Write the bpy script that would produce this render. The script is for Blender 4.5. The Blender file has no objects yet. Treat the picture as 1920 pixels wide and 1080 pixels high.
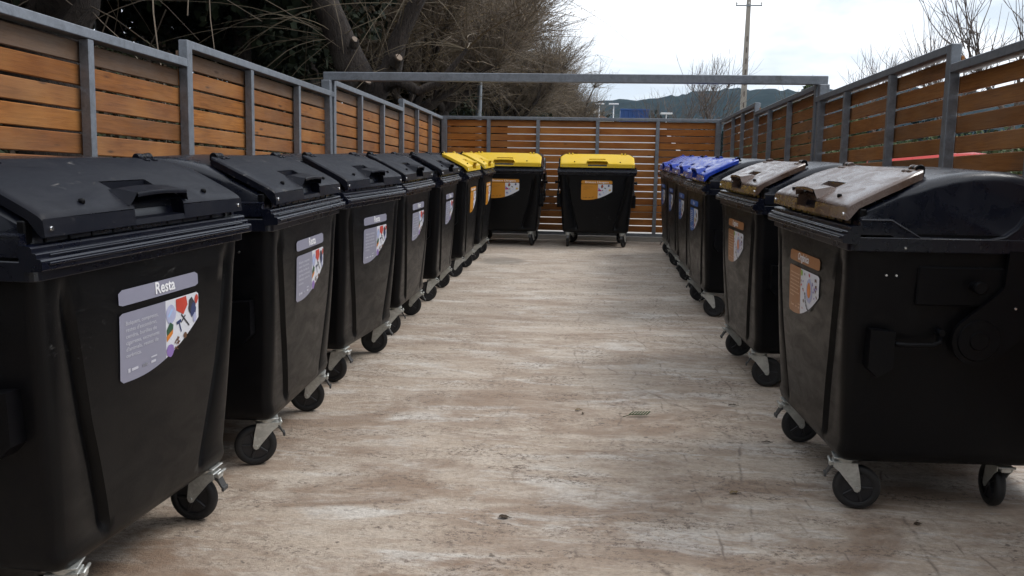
import bpy, math, random
from mathutils import Vector, Matrix, Euler
R = math.radians
scene = bpy.context.scene
COL = scene.collection

# ------------------------------------------------------------------ camera
cam = bpy.data.objects.new('camera', bpy.data.cameras.new('camera'))
COL.objects.link(cam)
cam.data.lens = 1650.8 / 1920 * 36
cam.data.sensor_width = 36
cam.data.clip_start = 0.05
cam.data.clip_end = 6000
cam.matrix_world = (Matrix.Translation((0, 0, 1.5)) @ Matrix.Rotation(0.0896, 4, 'Z')
                    @ Matrix.Rotation(math.pi / 2 - 0.1559, 4, 'X') @ Matrix.Rotation(0.0157, 4, 'Z'))
scene.camera = cam

# ------------------------------------------------------------------ node helpers
class NT:
    def __init__(s, tree):
        s.t = tree; s.n = tree.nodes; s.l = tree.links
    def new(s, kind, **kw):
        n = s.n.new(kind)
        for k, v in kw.items():
            if hasattr(n, k): setattr(n, k, v)
        return n
    def link(s, a, b): s.l.new(a, b)
    def setin(s, n, name, v):
        i = n.inputs[name]
        if hasattr(v, 'is_output') or isinstance(v, bpy.types.NodeSocket): s.link(v, i)
        else: i.default_value = v
    def math(s, op, a, b=0.5, clamp=False):
        n = s.new('ShaderNodeMath', operation=op, use_clamp=clamp)
        s.setin(n, 0, a); s.setin(n, 1, b)
        return n.outputs[0]
    def mapr(s, v, a, b, c=0.0, d=1.0):
        n = s.new('ShaderNodeMapRange'); n.clamp = True
        s.setin(n, 'Value', v); s.setin(n, 'From Min', a); s.setin(n, 'From Max', b)
        s.setin(n, 'To Min', c); s.setin(n, 'To Max', d)
        return n.outputs[0]
    def noise(s, vec, scale, detail=3.0, rough=0.55, dist=0.0, col=False):
        n = s.new('ShaderNodeTexNoise')
        s.setin(n, 'Vector', vec); s.setin(n, 'Scale', scale); s.setin(n, 'Detail', detail)
        s.setin(n, 'Roughness', rough); s.setin(n, 'Distortion', dist)
        return n.outputs['Color' if col else 'Fac']
    def mapping(s, vec, scale=(1, 1, 1), loc=(0, 0, 0), rot=(0, 0, 0)):
        n = s.new('ShaderNodeMapping')
        s.setin(n, 'Vector', vec); s.setin(n, 'Scale', scale); s.setin(n, 'Rotation', rot)
        if isinstance(loc, tuple): s.setin(n, 'Location', loc)
        else: s.link(loc, n.inputs['Location'])
        return n.outputs[0]
    def mix(s, f, a, b):
        n = s.new('ShaderNodeMix'); n.data_type = 'RGBA'
        s.setin(n, 0, f)
        for i, v in ((6, a), (7, b)):
            if isinstance(v, bpy.types.NodeSocket): s.link(v, n.inputs[i])
            else: n.inputs[i].default_value = (v[0], v[1], v[2], 1)
        return n.outputs[2]
    def bump(s, h, strength=0.3, dist=0.01):
        n = s.new('ShaderNodeBump')
        s.setin(n, 'Height', h); s.setin(n, 'Strength', strength); s.setin(n, 'Distance', dist)
        return n.outputs[0]

MATS = {}
def material(name):
    m = bpy.data.materials.new(name); m.use_nodes = True
    m.node_tree.nodes.clear()
    nt = NT(m.node_tree)
    out = nt.new('ShaderNodeOutputMaterial'); b = nt.new('ShaderNodeBsdfPrincipled')
    nt.link(b.outputs[0], out.inputs['Surface'])
    MATS[name] = m
    nt.b = b; nt.out = out
    tc = nt.new('ShaderNodeTexCoord'); nt.obj = tc.outputs['Object']; nt.gen = tc.outputs['Generated']
    oi = nt.new('ShaderNodeObjectInfo'); nt.rnd = oi.outputs['Random']
    ge = nt.new('ShaderNodeNewGeometry'); nt.pos = ge.outputs['Position']
    return nt

def offset(nt, vec, k=37.0):
    c = nt.new('ShaderNodeCombineXYZ')
    v = nt.math('MULTIPLY', nt.rnd, k)
    for i in range(3): nt.link(v, c.inputs[i])
    a = nt.new('ShaderNodeVectorMath', operation='ADD')
    nt.link(vec, a.inputs[0]); nt.link(c.outputs[0], a.inputs[1])
    return a.outputs[0]

def simple(name, col, rough=0.5, metal=0.0, var=0.12, scale=12, bump=0.0, spec=0.5):
    nt = material(name)
    v = offset(nt, nt.obj)
    n = nt.noise(v, scale, 4)
    c = nt.mix(n, tuple(x * (1 - var) for x in col), tuple(min(1, x * (1 + var)) for x in col))
    nt.setin(nt.b, 'Base Color', c); nt.setin(nt.b, 'Metallic', metal)
    nt.setin(nt.b, 'Roughness', nt.mapr(n, .3, .7, rough * .85, min(1, rough * 1.15)))
    nt.setin(nt.b, 'Specular IOR Level', spec)
    if bump: nt.setin(nt.b, 'Normal', nt.bump(nt.noise(v, scale * 6, 4), bump, .01))
    return MATS[name]

# ------------------------------------------------------------------ world (overcast) and sun
SUN_EL, SUN_AZ = R(52), R(70)          # high, from the right and a little behind the back fence
world = bpy.data.worlds.new('World'); scene.world = world; world.use_nodes = True
wt = NT(world.node_tree); wt.n.clear()
wo = wt.new('ShaderNodeOutputWorld'); bg = wt.new('ShaderNodeBackground')
wt.link(bg.outputs[0], wo.inputs[0])
sky = wt.new('ShaderNodeTexSky'); sky.sky_type = 'NISHITA'; sky.sun_disc = False
sky.sun_elevation = SUN_EL; sky.sun_rotation = SUN_AZ
wc = wt.new('ShaderNodeTexCoord')
cv = wt.mapping(wc.outputs['Generated'], (1.3, 1.3, 4.5))
n1 = wt.noise(cv, 2.1, 6, .55, .4)
n2 = wt.noise(wt.mapping(wc.outputs['Generated'], (1, 1, 3), (3.1, 1.2, .4)), 1.1, 4, .5, .2)
cl = wt.mix(wt.mapr(n1, .36, .62), (5.7, 6.3, 7.0), (11.4, 11.5, 11.8))
cl = wt.mix(wt.mapr(n2, .38, .6), (7.0, 7.5, 8.2), cl)
wt.setin(bg, 'Color', wt.mix(.9, sky.outputs[0], cl))
wt.setin(bg, 'Strength', 0.082)
sun = bpy.data.objects.new('sun', bpy.data.lights.new('sun', 'SUN'))
COL.objects.link(sun)
sun.data.energy = 1.1; sun.data.angle = R(22); sun.data.color = (1, .97, .93)
sd = Vector((math.sin(SUN_AZ) * math.cos(SUN_EL), math.cos(SUN_AZ) * math.cos(SUN_EL), math.sin(SUN_EL)))
sun.rotation_euler = sd.to_track_quat('Z', 'Y').to_euler()
scene.view_settings.view_transform = 'Standard'
scene.view_settings.look = 'None'
scene.view_settings.gamma = 1
scene.view_settings.exposure = 0.85
scene.view_settings.use_curve_mapping = False

# ------------------------------------------------------------------ mesh helpers
class MB:
    def __init__(s): s.v = []; s.f = []; s.m = []; s.s = []
    def face(s, idx, mi=0, sm=False): s.f.append(tuple(idx)); s.m.append(mi); s.s.append(sm)
    def box(s, a, b, mi=0, xf=None):
        n = len(s.v)
        for z in (a[2], b[2]):
            for x, y in ((a[0], a[1]), (b[0], a[1]), (b[0], b[1]), (a[0], b[1])):
                p = Vector((x, y, z)); s.v.append(tuple(xf @ p) if xf else tuple(p))
        for q in ((0, 3, 2, 1), (4, 5, 6, 7), (0, 1, 5, 4), (1, 2, 6, 5), (2, 3, 7, 6), (3, 0, 4, 7)):
            s.face([n + i for i in q], mi)
        return s
    def bbox(s, a, b, bev=.004, mi=0, xf=None):
        """box with chamfered edges"""
        n = len(s.v); c = [(a[i] + b[i]) / 2 for i in range(3)]; h = [(b[i] - a[i]) / 2 for i in range(3)]
        bev = min(bev, min(h) * .9)
        idx = {}
        for sx in (-1, 1):
            for sy in (-1, 1):
                for sz in (-1, 1):
                    for k in range(3):
                        d = [h[0] - bev, h[1] - bev, h[2] - bev]; d[k] = h[k]
                        p = Vector((c[0] + sx * d[0], c[1] + sy * d[1], c[2] + sz * d[2]))
                        idx[(sx, sy, sz, k)] = len(s.v); s.v.append(tuple(xf @ p) if xf else tuple(p))
        def F(l):
            pts = [Vector(s.v[i]) for i in l]
            cc = sum(pts, Vector()) / len(pts); ce = Vector(c) if not xf else xf @ Vector(c)
            nn = (pts[1] - pts[0]).cross(pts[2] - pts[0])
            s.face(l if nn.dot(cc - ce) > 0 else l[::-1], mi)
        for k in range(3):
            o = [i for i in range(3) if i != k]
            for sg in (-1, 1):
                l = []
                for u, v in ((-1, -1), (1, -1), (1, 1), (-1, 1)):
                    t = [0, 0, 0]; t[k] = sg; t[o[0]] = u; t[o[1]] = v; l.append(idx[(*t, k)])
                F(l)
        for k in range(3):
            o = [i for i in range(3) if i != k]
            for u in (-1, 1):
                for v in (-1, 1):
                    l = []
                    for w, kk in ((-1, o[0]), (1, o[0]), (1, o[1]), (-1, o[1])):
                        t = [0, 0, 0]; t[k] = w; t[o[0]] = u; t[o[1]] = v; l.append(idx[(*t, kk)])
                    F(l)
        for sx in (-1, 1):
            for sy in (-1, 1):
                for sz in (-1, 1): F([idx[(sx, sy, sz, k)] for k in range(3)])
        return s
    def tube(s, pts, rad, sides=6, mi=0, cap=True, sm=True):
        pts = [Vector(p) for p in pts]
        if not hasattr(rad, '__len__'): rad = [rad] * len(pts)
        n0 = len(s.v); up = Vector((0.13, 0.21, 1)).normalized()
        for i, p in enumerate(pts):
            d = (pts[min(i + 1, len(pts) - 1)] - pts[max(i - 1, 0)])
            if d.length < 1e-9: d = Vector((0, 0, 1))
            d.normalize()
            u = d.cross(up)
            if u.length < .05: u = d.cross(Vector((1, 0, 0)))
            u.normalize(); w = d.cross(u)
            for k in range(sides):
                a = 2 * math.pi * k / sides
                s.v.append(tuple(p + (u * math.cos(a) + w * math.sin(a)) * rad[i]))
        for i in range(len(pts) - 1):
            for k in range(sides):
                a = n0 + i * sides + k; b = n0 + i * sides + (k + 1) % sides
                s.face((a, b, b + sides, a + sides), mi, sm)
        if cap:
            s.face([n0 + k for k in range(sides)][::-1], mi)
            e = n0 + (len(pts) - 1) * sides
            s.face([e + k for k in range(sides)], mi)
        return s
    def cyl(s, p0, p1, r, sides=16, mi=0, r1=None, bev=0):
        p0 = Vector(p0); p1 = Vector(p1); d = (p1 - p0); L = d.length; d = d / L
        r1 = r if r1 is None else r1
        if bev:
            return s.tube([p0, p0 + d * 1e-4, p0 + d * bev, p1 - d * bev, p1 - d * 1e-4, p1],
                          [r - bev, r - bev, r, r1, r1 - bev, r1 - bev], sides, mi)
        return s.tube([p0, p1], [r, r1], sides, mi)
    def prism(s, poly, x0, x1, mi=0, axis='x', xf=None):
        """poly: (a,b) outline extruded along an axis between x0 and x1"""
        n = len(s.v); k = len(poly)
        for x in (x0, x1):
            for a, b in poly:
                p = Vector((x, a, b) if axis == 'x' else ((a, x, b) if axis == 'y' else (a, b, x)))
                s.v.append(tuple(xf @ p) if xf else tuple(p))
        ar = sum(poly[i][0] * poly[(i + 1) % k][1] - poly[(i + 1) % k][0] * poly[i][1] for i in range(k))
        fl = (ar > 0) if axis != 'y' else (ar < 0)
        def add(l): s.face(l if fl else l[::-1], mi)
        add([n + i for i in range(k)][::-1]); add([n + k + i for i in range(k)])
        for i in range(k):
            j = (i + 1) % k; add([n + i, n + j, n + k + j, n + k + i])
        return s
    def grid(s, rows, mi=0, sm=True, close=False, flip=False):
        n = len(s.v); w = len(rows[0])
        for r in rows: s.v += [tuple(p) for p in r]
        for i in range(len(rows) - 1):
            for j in range(w if close else w - 1):
                a = n + i * w + j; b = n + i * w + (j + 1) % w
                q = (a, b, b + w, a + w)
                s.face(q[::-1] if flip else q, mi, sm)
        return s
    def mesh(s, name, mats, auto=None):
        me = bpy.data.meshes.new(name)
        me.from_pydata(s.v, [], s.f)
        for m in mats: me.materials.append(MATS[m] if isinstance(m, str) else m)
        me.polygons.foreach_set('material_index', s.m)
        me.polygons.foreach_set('use_smooth', s.s)
        me.update()
        if auto: me.set_sharp_from_angle(angle=R(auto))
        return me

def put(name, me, parent=None, loc=(0, 0, 0), rot=(0, 0, 0), scale=None, kind=None):
    o = bpy.data.objects.new(name, me); COL.objects.link(o)
    o.location = loc; o.rotation_euler = rot
    if scale: o.scale = scale
    if parent: o.parent = parent
    if kind: o['kind'] = kind
    return o
def thing(name, label, cat, group=None, loc=(0, 0, 0), rot=(0, 0, 0), me=None):
    o = put(name, me, None, loc, rot)
    o['label'] = label; o['category'] = cat
    if group: o['group'] = group
    return o
CACHE = {}
def cached(key, fn):
    if key not in CACHE: CACHE[key] = fn()
    return CACHE[key]

# ------------------------------------------------------------------ materials
def m_concrete():
    nt = material('concrete_slab')
    p = nt.pos
    broad = nt.noise(nt.mapping(p, (.8, 1.6, 1)), 1.0, 7, .66, .5)
    streak = nt.noise(nt.mapping(p, (.9, 3.0, 1), (4, 7, 0)), 1.5, 9, .70, .3)
    fine = nt.noise(nt.mapping(p, (1.0, 1.2, 1)), 38, 5, .75)
    c = nt.mix(nt.mapr(broad, .40, .58), (.345, .250, .182), (.52, .425, .335))
    c = nt.mix(nt.mapr(streak, .45, .58, 0, .7), c, (.60, .52, .435))
    far = nt.new('ShaderNodeSeparateXYZ'); nt.link(p, far.inputs[0])
    c = nt.mix(nt.mapr(far.outputs['Y'], 4, 12, 0, .45), c, (.52, .46, .39))
    ex = nt.noise(nt.mapping(p, (.9, 2.4, 1), (15, 22, 0)), 1.2, 7, .66, .5)
    c = nt.mix(nt.mapr(ex, .55, .64, 0, .7), c, (.74, .71, .66))
    # chalky efflorescence in cross-wise patches
    ch = nt.noise(nt.mapping(p, (1.8, 6.5, 1), (1.5, 2.5, 0)), 1.1, 11, .76, .8)
    ch2 = nt.noise(nt.mapping(p, (.5, 1.3, 1), (9, 3, 0)), 1.0, 4)
    chm = nt.math('MULTIPLY', nt.mapr(ch, .52, .60), nt.mapr(ch2, .44, .56))
    c = nt.mix(nt.math('MULTIPLY', chm, .5), c, (.74, .72, .68))
    # grey cement smears
    g1 = nt.noise(nt.mapping(p, (1.6, 4.2, 1), (21, 5, 0)), 1.3, 9, .76, .9)
    c = nt.mix(nt.mapr(g1, .62, .69, 0, .6), c, (.42, .43, .45))
    # trowelled ridges that caught brown dirt
    d1 = nt.noise(nt.mapping(p, (2.2, 5.0, 1), (2, 14, 0)), 2.6, 11, .82, .4)
    dcl = nt.noise(nt.mapping(p, (.6, 1.4, 1), (12, 9, 0)), 1.2, 5, .6)
    c = nt.mix(nt.math('MULTIPLY', nt.mapr(d1, .50, .60), nt.mapr(dcl, .42, .58, .06, .60)), c, (.22, .145, .098))
    st = nt.noise(nt.mapping(p, (.9, 1.7, 1), (31, 3, 0)), 1.1, 8, .68, .7)
    c = nt.mix(nt.math('MULTIPLY', nt.mapr(st, .50, .62), nt.mapr(far.outputs['Y'], 3, 9, .95, .3)), c, (.235, .145, .090))
    # pitted crust: dark speckles, clustered
    sp = nt.noise(nt.mapping(p, (1.0, 1.3, 1)), 34, 5, .85)
    clus = nt.noise(nt.mapping(p, (1.0, 2.6, 1), (6, 1, 0)), 1.7, 9, .78)
    spm = nt.math('MULTIPLY', nt.mapr(sp, .51, .58), nt.mapr(clus, .46, .58))
    c = nt.mix(nt.math('MULTIPLY', spm, 1.0), c, (.085, .055, .040))
    dots = nt.noise(nt.mapping(p, (1, 1, 1), (3, 3, 3)), 19, 2, .5)
    c = nt.mix(nt.mapr(dots, .72, .76, 0, .85), c, (.06, .045, .035))
    # scraped drag marks, broken up
    for i, (rz, off, k) in enumerate(((R(88), 0, 2.1), (R(97), 5.2, 1.5), (R(66), 2.4, .9), (R(82), 1.1, 1.7))):
        q = nt.mapping(p, (1, 1, 1), (off, 0, 0), (0, 0, rz))
        sx = nt.new('ShaderNodeSeparateXYZ'); nt.link(q, sx.inputs[0])
        wob = nt.noise(nt.mapping(p, (1, 1, 1), (i * 7.7, 0, 0)), 2.2, 4)
        wob2 = nt.noise(nt.mapping(p, (1, 1, 1), (i * 3.1, 0, 0)), 14, 3)
        y = nt.math('ADD', nt.math('MULTIPLY', sx.outputs['Y'], k), nt.math('ADD', nt.math('MULTIPLY', wob, .22), nt.math('MULTIPLY', wob2, .02)))
        fr = nt.math('ABSOLUTE', nt.math('SUBTRACT', nt.math('FRACT', y), .5))
        line = nt.mapr(fr, 0.0, .016, 1, 0)
        brk = nt.noise(nt.mapping(p, (1, 1, 1), (i * 11, 4, 0)), 3.6, 6, .75)
        c = nt.mix(nt.math('MULTIPLY', nt.math('MULTIPLY', line, nt.math('MULTIPLY', nt.mapr(brk, .50, .60), nt.mapr(far.outputs['X'], -.9, .2, .15, 1))), .85), c, (.11, .075, .055))
    # damp oval mark close to the back corner bins
    vd = nt.new('ShaderNodeVectorMath', operation='DISTANCE')
    nt.link(nt.mapping(p, (1, .8, 1)), vd.inputs[0]); vd.inputs[1].default_value = (-1.22, 12.15 * .8, 0)
    wn = nt.math('ADD', vd.outputs['Value'], nt.math('MULTIPLY', nt.noise(p, 3, 3), .2))
    c = nt.mix(nt.mapr(wn, .36, .46, .6, 0), c, (.16, .15, .13))
    c = nt.mix(nt.mapr(fine, .34, .60, .42, 0), c, (.14, .10, .075))
    c = nt.mix(.09, c, (.66, .565, .455))
    nt.setin(nt.b, 'Base Color', c)
    nt.setin(nt.b, 'Roughness', nt.mapr(fine, .3, .7, .62, .85))
    h = nt.math('ADD', nt.noise(nt.mapping(p, (1, 1.5, 1)), 60, 6, .7), nt.math('MULTIPLY', d1, .8))
    h = nt.math('ADD', h, nt.math('MULTIPLY', nt.noise(p, 220, 2), .5))
    nt.setin(nt.b, 'Normal', nt.bump(h, .8, .010))
m_concrete()

def m_plastic(name, base, dust, rough=.38, dustamt=.25, scr=1.0, spec=.3, rv=.12):
    nt = material(name)
    v = offset(nt, nt.obj)
    n = nt.noise(nt.mapping(v, (1.2, 1.2, .55)), 2.6, 6, .62, .5)
    d = nt.noise(nt.mapping(v, (1, 1, 1), (5, 5, 5)), 11, 7, .72, .8)
    sc = nt.noise(nt.mapping(v, (3.2, 11, 7), (2, 8, 1), (0, .3, .5)), 3.2, 6, .72, 1.3)
    pat = nt.noise(nt.mapping(v, (1, 1, 1), (9, 2, 3)), 3.4, 4)
    c = nt.mix(nt.mapr(n, .38, .72, 0, dustamt), base, dust)
    scm = nt.math('MULTIPLY', nt.mapr(sc, .61, .70, 0, scr), nt.mapr(pat, .50, .64))
    c = nt.mix(nt.math('MULTIPLY', scm, .7), c, dust)
    c = nt.mix(nt.mapr(d, .68, .80, 0, .35), c, dust)
    nt.setin(nt.b, 'Base Color', c)
    r = nt.math('ADD', nt.mapr(nt.noise(nt.mapping(v, (2, 5, 5), (7, 7, 7)), 2.2, 6, .7, .8), .36, .64, rough - rv * .5, rough + rv), nt.math('MULTIPLY', scm, .3))
    nt.setin(nt.b, 'Roughness', r); nt.setin(nt.b, 'Specular IOR Level', spec)
    h = nt.math('ADD', nt.noise(v, 260, 2), nt.math('MULTIPLY', nt.noise(v, 5, 3), 2.2))
    nt.setin(nt.b, 'Normal', nt.bump(h, .12, .004))
m_plastic('black_plastic', (.0022, .0022, .0032), (.04, .038, .036), .42, .03, .45, .18)
m_plastic('front_plastic', (.0026, .0027, .0033), (.080, .078, .076), .34, .035, 1.2, .19, .10)
m_plastic('lid_plastic', (.0020, .0032, .0100), (.10, .095, .088), .27, .03, .9, .55, .08)
m_plastic('black_flap', (.0022, .0032, .0085), (.17, .16, .15), .42, .05, 2.2, .17, .10)
m_plastic('yellow_plastic', (.70, .46, .012), (.60, .50, .20), .42, .2, .5)
m_plastic('blue_plastic', (.004, .040, .40), (.26, .36, .58), .24, .12, .9, .6, .3)
m_plastic('brown_plastic', (.085, .046, .028), (.44, .40, .40), .20, .26, .6, .75, .26)
simple('tyre_rubber', (.010, .010, .011), .6)
simple('wheel_plastic', (.013, .013, .016), .45)
simple('pedal_grey', (.05, .05, .05), .5)

def m_galv(name, base, rough, metal=.75):
    nt = material(name)
    v = offset(nt, nt.obj)
    n = nt.noise(nt.mapping(v, (3, 3, 3)), 3.5, 8, .7, .6)
    n2 = nt.noise(nt.mapping(v, (1, 1, 1), (5, 5, 5)), 38, 5, .65, 1.4)
    c = nt.mix(nt.mapr(n, .3, .7), tuple(x * .62 for x in base), base)
    c = nt.mix(nt.mapr(n2, .45, .65, 0, .35), c, tuple(min(1, x * 1.35) for x in base))
    dr = nt.noise(nt.mapping(v, (1, 1, 1), (3, 1, 7)), 7, 6, .7, .4)
    c = nt.mix(nt.mapr(dr, .60, .72, 0, .5), c, (.10, .095, .085))
    nt.setin(nt.b, 'Base Color', c); nt.setin(nt.b, 'Metallic', metal)
    nt.setin(nt.b, 'Roughness', nt.mapr(n2, .3, .7, rough - .1, rough + .12))
    nt.setin(nt.b, 'Normal', nt.bump(n2, .12, .003))
m_galv('galvanised', (.25, .27, .30), .48, .55)
m_galv('caster_steel', (.60, .61, .58), .38, .6)
simple('screw_steel', (.75, .75, .75), .25, 1.0)
simple('lamp_metal', (.20, .22, .24), .5, .4)

def m_wood(name, cols, weather, grime=.3):
    nt = material(name)
    v = offset(nt, nt.obj, 61.0)
    ln = nt.mapping(v, (1.1, 14, 14))
    warp = nt.noise(nt.mapping(v, (1.5, 5, 5)), 1.6, 3)
    g = nt.noise(ln, 2.6, 7, .62, 1.3)
    g2 = nt.noise(nt.mapping(v, (2.2, 60, 60)), 2.2, 5, .6, .6)
    c = nt.mix(nt.rnd, cols[0], cols[1])
    c = nt.mix(nt.mapr(g, .40, .66, 0, .60), c, cols[2])
    c = nt.mix(nt.mapr(g2, .48, .64, 0, .28), c, tuple(x * .45 for x in cols[2]))
    hue = nt.noise(nt.mapping(v, (.9, 1, 1), (8, 8, 8)), 2.0, 3)
    c = nt.mix(nt.mapr(hue, .42, .66, 0, .45), c, cols[3])
    rv = nt.math('FRACT', nt.math('MULTIPLY', nt.rnd, 3.77))
    c = nt.mix(nt.mapr(rv, .55, 1, 0, .38), c, tuple(x * .45 for x in cols[1]))
    # knots
    vo = nt.new('ShaderNodeTexVoronoi'); vo.feature = 'F1'
    nt.setin(vo, 'Vector', nt.mapping(v, (2.6, 11, 11))); nt.setin(vo, 'Scale', 1.0)
    c = nt.mix(nt.mapr(vo.outputs['Distance'], .06, .13, .85, 0), c, (.055, .022, .008))
    ru = nt.math('FRACT', nt.math('MULTIPLY', nt.rnd, 7.13))
    w = nt.noise(nt.mapping(v, (1.4, 4, 4), (2, 2, 2)), 1.6, 5, .65)
    wm = nt.math('MULTIPLY', nt.mapr(nt.math('ADD', w, nt.math('MULTIPLY', ru, .3)), .56, .80), weather)
    c = nt.mix(wm, c, (.175, .14, .115))
    dk = nt.noise(nt.mapping(v, (1.2, 3, 3), (7, 1, 4)), 1.2, 4)
    c = nt.mix(nt.mapr(dk, .50, .70, 0, grime), c, (.06, .03, .015))
    nt.setin(nt.b, 'Base Color', c); nt.setin(nt.b, 'Roughness', nt.mapr(g2, .3, .7, .5, .7)); nt.setin(nt.b, 'Specular IOR Level', .25)
    nt.setin(nt.b, 'Normal', nt.bump(nt.math('ADD', g, g2), .35, .003))
m_wood('fence_wood', [(.41, .160, .034), (.26, .088, .018), (.15, .047, .010), (.46, .22, .070)], .18, .35)
m_wood('weathered_wood', [(.21, .105, .046), (.14, .068, .028), (.11, .052, .024), (.17, .12, .08)], .35)
m_wood('right_wood', [(.36, .145, .036), (.27, .100, .024), (.17, .060, .015), (.40, .19, .065)], .2, .4)
m_wood('back_wood', [(.50, .185, .036), (.38, .125, .022), (.22, .066, .012), (.52, .24, .07)], .12, .35)

def m_bark(name, a, b, sc=9):
    nt = material(name)
    v = nt.mapping(nt.obj, (2.2, 2.2, .7))
    n = nt.noise(v, sc, 8, .7, 1.2)
    c = nt.mix(nt.mapr(n, .35, .65), a, b)
    m = nt.noise(nt.obj, 2.2, 4)
    c = nt.mix(nt.mapr(m, .55, .7, 0, .5), c, (.10, .085, .07))
    nt.setin(nt.b, 'Base Color', c); nt.setin(nt.b, 'Roughness', .9)
    nt.setin(nt.b, 'Normal', nt.bump(n, 1.0, .05))
m_bark('dark_bark', (.012, .008, .006), (.052, .037, .029))
m_bark('grey_bark', (.06, .047, .038), (.15, .12, .10))
simple('cut_wood', (.26, .20, .155), .9, 0, .35, 18, .6)
def m_twig(name, a, b):
    nt = material(name)
    n = nt.noise(nt.obj, 1.7, 4, .6)
    nt.setin(nt.b, 'Base Color', nt.mix(nt.mapr(n, .35, .65), a, b)); nt.setin(nt.b, 'Roughness', .75)
m_twig('brown_twig', (.080, .060, .043), (.20, .155, .108))
m_twig('ochre_leaf', (.11, .072, .030), (.22, .15, .060))
m_twig('far_twig', (.07, .055, .048), (.15, .12, .105))
m_twig('pale_twig', (.085, .064, .038), (.16, .125, .08))
def m_leaf(name, a, b, s=1.2):
    nt = material(name)
    n = nt.noise(nt.obj, s, 5, .65)
    nt.setin(nt.b, 'Base Color', nt.mix(nt.mapr(n, .35, .65), a, b)); nt.setin(nt.b, 'Roughness', .8); nt.setin(nt.b, 'Specular IOR Level', .05 if name == 'far_forest' else .3)
m_leaf('dark_leaf', (.005, .009, .004), (.022, .031, .012))
m_leaf('ivy_leaf', (.010, .017, .006), (.040, .050, .016))
m_leaf('dead_leaf', (.022, .015, .010), (.075, .050, .030))
m_leaf('hedge_leaf', (.025, .045, .016), (.085, .11, .045))
m_leaf('far_forest', (.004, .011, .011), (.018, .030, .026), .03)
simple('sprig_green', (.014, .045, .010), .9, spec=.1)
simple('gravel_lot', (.42, .40, .37), .95, 0, .25, 3, .4)
simple('verge_grass', (.06, .085, .028), .95, 0, .5, 5, .6)
simple('kerb_concrete', (.52, .51, .49), .85, 0, .2, 6, .3)
simple('pole_concrete', (.27, .245, .21), .9, 0, .3, 3, .4)
simple('container_blue', (.018, .070, .24), .5, 0, .2, 2)
simple('white_paint', (.75, .76, .78), .35, 0, .04, 2)
simple('red_paint', (.50, .025, .02), .3, 0, .06, 2)
simple('glass_dark', (.02, .025, .03), .08)
simple('house_wall', (.62, .58, .52), .9, 0, .1, 1)
simple('house_roof', (.32, .17, .11), .9, 0, .2, 2)
simple('shed_green', (.05, .085, .05), .8, 0, .3, 2)
simple('amber_lens', (.5, .2, .03), .3)
# sticker print
simple('sticker_grey', (.255, .255, .325), .42, 0, .08, 9)
simple('sticker_orange', (.56, .235, .020), .42, 0, .10, 9)
simple('sticker_brown', (.34, .145, .050), .42, 0, .12, 9)
simple('sticker_blue', (.03, .12, .42), .42, 0, .10, 9)
simple('sticker_white', (.66, .67, .72), .42, 0, .05, 9)
simple('print_white', (.80, .80, .82), .45, 0, .05, 9)
simple('print_pale', (.52, .52, .58), .45, 0, .08, 9)
simple('print_tan', (.58, .36, .22), .45, 0, .08, 9)
simple('print_dark', (.30, .13, .02), .45, 0, .08, 9)  # dark brown ink for the packaging sticker's small print
for nm, c in dict(red=(.50, .055, .035), navy=(.035, .05, .14), charcoal=(.04, .04, .05), green=(.03, .09, .05), orange=(.60, .20, .03),
                  brown=(.13, .06, .03), purple=(.25, .16, .42), lilac=(.40, .42, .60), magenta=(.40, .02, .12), yolk=(.75, .22, .05),
                  lime=(.25, .42, .05), gold=(.62, .42, .06), sky=(.35, .5, .75)).items():
    simple('ink_' + nm, c, .45, 0, .15, 30)

# ------------------------------------------------------------------ setting: ground
FL = -.035      # floor level
def sheet(name, x0, y0, x1, y1, z, mat, kind='structure'):
    mb = MB(); mb.v += [(x0, y0, z), (x1, y0, z), (x1, y1, z), (x0, y1, z)]; mb.face((0, 1, 2, 3))
    return put(name, mb.mesh(name, [mat]), kind=kind)
sheet('ground', -3000, -60, 3000, 5000, -.10, 'verge_grass')
sheet('gravel_yard', -1.6, 15.9, 60, 95, -.09, 'gravel_lot')
sheet('gravel_strip', 2.35, -6, 60, 15.899, -.09, 'gravel_lot')
mb = MB(); mb.box((-2.95, -4, -.25), (2.33, 15.62, FL)); put('paved_floor', mb.mesh('paved_floor', ['concrete_slab']), kind='structure')
mb = MB(); mb.bbox((-2.92, 15.30, FL + .0005), (2.30, 15.50, .055), .01); put('kerb_under_fence', mb.mesh('kerb', ['kerb_concrete']), kind='structure')

# bank rising behind the left fence
random.seed(3)
def bank_h(x, y):
    d = max(0, -2.98 - x)
    return -.10 + min(d * .75, 1.3 + d * .36) * (1 - .55 * min(1, max(0, (y - 15) / 14))) + .12 * math.sin(x * 2.1 + y * .7) * min(1, d)
mb = MB()
rows = []
for i in range(46):
    y = -5 + i * 1.4
    rows.append([(-2.96 - (j * .45 + j * j * .03), y, bank_h(-2.96 - (j * .45 + j * j * .03), y) + (random.uniform(-.06, .06) if j else 0)) for j in range(26)])
mb.grid(rows)
def m_bank():
    nt = material('leafy_soil')
    n = nt.noise(nt.pos, 6, 8, .75, .8); k = nt.noise(nt.pos, 1.1, 4)
    c = nt.mix(nt.mapr(n, .35, .65), (.018, .013, .009), (.075, .052, .034))
    c = nt.mix(nt.mapr(k, .45, .6, 0, .7), c, (.025, .042, .014))
    nt.setin(nt.b, 'Base Color', c); nt.setin(nt.b, 'Roughness', .95); nt.setin(nt.b, 'Normal', nt.bump(n, 1, .08))
m_bank()
put('leafy_bank', mb.mesh('leafy_bank', ['leafy_soil']), kind='structure')

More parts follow.
